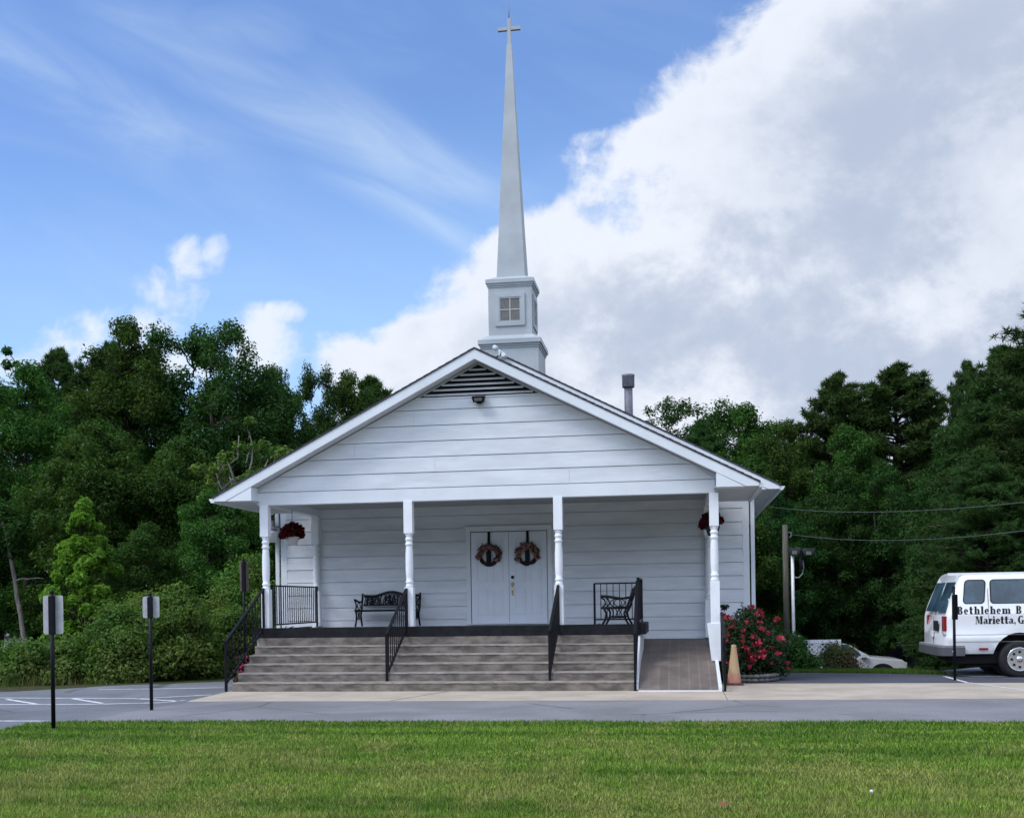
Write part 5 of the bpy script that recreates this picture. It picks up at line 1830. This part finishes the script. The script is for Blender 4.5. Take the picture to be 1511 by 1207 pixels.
# ------------------------------------------------------------------ silver car beyond the dip
CXc, CYc = 5.55, 39.2
CZc = float(ground_h(6.5, 40)) + 0.28
car = thing('car', 'silver white car half hidden by the rounded shrub and grass crest', 'car', (CXc + 0.5, CYc + 0.9, CZc))
b = MB()
sp2 = [(-2.4, 0.35), (2.05, 0.30), (2.15, 0.42), (2.17, 0.62), (2.10, 0.86), (2.0, 0.95), (1.2, 1.02), (0.95, 1.05), (-2.4, 1.05)]
b.prism([(CXc + p, CZc + q) for p, q in sp2], CYc, CYc + 1.8)
cb = b.build('body', 'suv', car, bevel=0.05)
b = MB()
gp = [(-1.0, 1.04), (0.98, 1.04), (0.30, 1.46), (0.1, 1.50), (-0.9, 1.50)]
b.prism([(CXc + p, CZc + q) for p, q in gp], CYc + 0.12, CYc + 1.68)
for xw in (1.35, -1.5):
    aw = MB()
    aw.lathe([(0.47, CYc - 0.004), (0.47, CYc + 0.02)], (CXc + xw, 0, CZc + 0.36), 26, 'y')
    aw.build('wheel_arch', 'dark', car)
b.build('cabin', 'suv', car, bevel=0.04)
b = MB()
b.prism([(CXc + p, CZc + q) for p, q in [(-0.7, 1.08), (0.74, 1.08), (0.22, 1.48), (-0.7, 1.52)]], CYc + 0.105, CYc + 0.119)
b.build('window', 'glass', car)
b = MB()
b.add([(CXc + 0.99, CYc + 0.2, CZc + 1.06), (CXc + 0.99, CYc + 1.6, CZc + 1.06), (CXc + 0.33, CYc + 1.6, CZc + 1.52), (CXc + 0.33, CYc + 0.2, CZc + 1.52)], [(0, 1, 2, 3)])
b.v = [(x + 0.012, y, z + 0.012) for x, y, z in b.v]
b.build('windscreen', 'glass', car)
b = MB()
b.box(CXc + 0.62, CYc - 0.14, CZc + 1.03, CXc + 0.80, CYc - 0.002, CZc + 1.17)
b.build('mirror', 'suv', car, bevel=0.02)
b = MB()
b.box(CXc + 1.95, CYc + 0.02, CZc + 0.66, CXc + 2.155, CYc + 0.36, CZc + 0.86)
b.build('headlight', 'clearlens', car, bevel=0.02)
for xw in (1.35, -1.5):
    for yw in (CYc - 0.012, CYc + 1.6):
        b = MB()
        b.lathe([(0.2, yw), (0.37, yw + 0.002), (0.38, yw + 0.03), (0.38, yw + 0.2), (0.2, yw + 0.21)], (CXc + xw, 0, CZc + 0.33), 26, 'y')
        wh = b.build('wheel', 'tyre', car)
        b = MB()
        b.lathe([(0.20, yw - 0.004), (0.06, yw + 0.02), (0.03, yw + 0.01)], (CXc + xw, 0, CZc + 0.33), 20, 'y')
        b.build('rim', 'chrome', wh)

# ------------------------------------------------------------------ pole, lights, wires, lattice, far buildings
g = float(ground_h(3.85, 40))
b = MB()
b.tube([(3.80, 40, g - 0.3), (3.78, 40, 4.14)], [0.12, 0.095], 14)
up_ = thing('utility_pole', 'weathered brown wooden utility pole right of the church', 'utility pole', (3.8, 40, g))
b.build('pole', 'wood_pole', up_)
b = MB()
b.tube([(3.88, 39.98, 3.86), (3.98, 39.98, 3.87), (3.99, 39.98, 3.72), (3.90, 39.98, 3.68)], 0.022, 8)
b.build('wire_hook', 'metal', up_)
lp_ = thing('light_pole', 'slim white light pole with two floodlights in front of the utility pole', 'light pole', (3.99, 39.7, g))
b = MB()
b.tube([(4.0, 39.7, g - 0.2), (3.99, 39.7, 3.2)], 0.055, 12)
b.build('pole', 'conduit', lp_)
b = MB()
b.tube([(4.0, 39.7, 2.28), (4.2, 39.68, 2.26), (4.33, 39.66, 2.40), (4.36, 39.65, 2.62), (4.34, 39.65, 2.85)], 0.028, 8)
b.build('arm', 'metal', lp_)
for x, z in ((4.04, 3.25), (4.52, 3.22)):
    b = MB()
    b.prism([(x - 0.24, z + 0.05), (x + 0.22, z + 0.05), (x + 0.20, z - 0.04), (x + 0.10, z - 0.20), (x - 0.12, z - 0.20), (x - 0.22, z - 0.04)], 39.42, 39.64)
    h_ = b.build('floodlight', 'shed', lp_, bevel=0.02)
    b = MB()
    b.box(x - 0.09, 39.405, z - 0.17, x + 0.08, 39.418, z - 0.05)
    b.build('lens', 'screen', h_)
b = MB()
b.tube([(4.30, 39.62, 2.55), (4.24, 39.6, 2.9), (4.32, 39.58, 3.15), (4.48, 39.56, 3.2)], 0.05, 8)
b.build('flood_bracket', 'shed', lp_)
def wire(label, a, c, sag):
    pts = []
    for i in range(25):
        t = i / 24
        p = Vector(a).lerp(Vector(c), t)
        p.z -= sag * 4 * t * (1 - t)
        pts.append(p)
    b = MB()
    b.tube(pts, 0.009, 6)
    tag(b.build('power_line', 'wire'), label, 'power line', 'power lines')
wire('lower power line running right from the top of the utility pole', (3.97, 40, 3.80), (12.5, 16.0, 4.2), 0.90)
wire('upper power line crossing above the utility pole towards the right', (2.5, 46, 5.5), (13.97, 10.0, 4.6), 1.27)

lt_ = thing('lattice_fence', 'white lattice fence panel behind the rounded shrub', 'fence', (4.2, 33, float(ground_h(4.2, 33))))
x0, x1, y, z0, z1 = 3.35, 4.62, 33.0, -0.95, 0.34
b = MB()
b.box(x0 - 0.03, y - 0.03, z1 - 0.10, x1 + 0.03, y + 0.03, z1)
b.box(x0 - 0.03, y - 0.03, z0 - 0.4, x0 + 0.05, y + 0.03, z1 - 0.102)
b.box(x1 - 0.05, y - 0.03, z0 - 0.4, x1 + 0.03, y + 0.03, z1 - 0.102)
b.build('frame', 'lattice', lt_)
b = MB()
H_ = z1 - 0.1 - z0
for k in range(-9, 14):
    for sgn, yo in ((1, -0.006), (-1, 0.006)):
        xa = x0 + k * 0.15
        xb = xa + H_
        lo, hi = max(xa, x0 + 0.05), min(xb, x1 - 0.05)
        if hi - lo < 0.03:
            continue
        za, zb_ = z0 + (lo - xa), z0 + (hi - xa)
        if sgn < 0:
            lo, hi = x0 + x1 - lo, x0 + x1 - hi
        b.bar((lo, y + yo, za), (hi, y + yo, zb_), 0.010, 0.034, (0, 0, 1))
b.build('lattice', 'lattice', lt_)
lt2 = thing('picket_panel', 'short white scalloped fence top at the foot of the light pole', 'fence', (3.4, 34, float(ground_h(3.4, 34))))
b = MB()
b.box(3.16, 34, -1.1, 3.64, 34.03, 0.36)
for k in range(4):
    b.lathe([(0.055, 34.0), (0.055, 34.03)], (3.22 + k * 0.12, 0, 0.37 + 0.02 * (k % 2)), 12, 'y')
b.build('panel', 'lattice', lt2)

def shed(name, label, x0, x1, y0, y1, zb, ze, zr, mw, mr, axis='x', win=False, cat='building'):
    root = thing(name, label, cat, ((x0 + x1) / 2, (y0 + y1) / 2, zb))
    b = MB()
    b.box(x0, y0, zb - 0.5, x1, y1, ze)
    if axis == 'y':
        b.prism([(x0, ze), (x1, ze), ((x0 + x1) / 2, zr)], y0, y1)
    else:
        b.prism([(y0, ze), (y1, ze), ((y0 + y1) / 2, zr)], x0, x1, 'x')
    wl_ = b.build('wall', mw, root)
    b = MB()
    o = 0.25
    if axis == 'y':
        m1 = (x0 + x1) / 2
        sl_ = (zr - ze) / (m1 - x0)
        for s in (-1, 1):
            xe = m1 + s * (m1 - x0 + o)
            b.prism([(m1, zr + 0.01), (xe, ze - sl_ * o + 0.01), (xe, ze - sl_ * o + 0.07), (m1, zr + 0.07)], y0 - o, y1 + o)
    else:
        m1 = (y0 + y1) / 2
        sl_ = (zr - ze) / (m1 - y0)
        for s in (-1, 1):
            ye = m1 + s * (m1 - y0 + o)
            b.prism([(m1, zr + 0.01), (ye, ze - sl_ * o + 0.01), (ye, ze - sl_ * o + 0.07), (m1, zr + 0.07)], x0 - o, x1 + o, 'x')
    b.build('roof', mr, root)
    if win:
        b = MB()
        b.box((x0 + x1) / 2 - 0.5, y0 - 0.02, ze - 1.3, (x0 + x1) / 2 + 0.5, y0 - 0.002, ze - 0.3)
        b.build('window', 'glass', root)
    return root
shed('outbuilding', 'dark gabled shed behind the rear of the van', 8.7, 10.6, 45, 48, -2.0, -0.75, 0.05, 'shed', 'shed', 'y')
shed('outbuilding', 'low grey roofed building far behind the silver car', 8.4, 13.5, 60, 66, -2.3, -1.35, -0.70, 'shed', 'tinroof', 'x')
shed('house', 'low grey roofed house at the left edge behind the bushes', -34, -24.9, 40, 46, -0.6, 0.55, 1.28, 'white', 'tinroof', 'x', True, 'house')

# small things on the lawn
b = MB()
b.add([(0.30, 8.38, 0.05), (0.335, 8.40, 0.062), (0.375, 8.385, 0.055), (0.35, 8.42, 0.075), (0.31, 8.45, 0.06), (0.295, 8.42, 0.07), (0.27, 8.40, 0.052)], [(0, 1, 3), (1, 2, 3), (3, 4, 5), (5, 6, 0), (0, 3, 5)])
tag(b.build('fallen_leaf', 'deadleaf'), 'curled brown fallen leaf on the lawn in the foreground', 'leaf')
b = MB()
b.ball((1.50, 9.1, 0.045), 0.014, 8, 6)
tag(b.build('clover_flower', 'conduit'), 'tiny white clover flower in the foreground grass', 'flower')
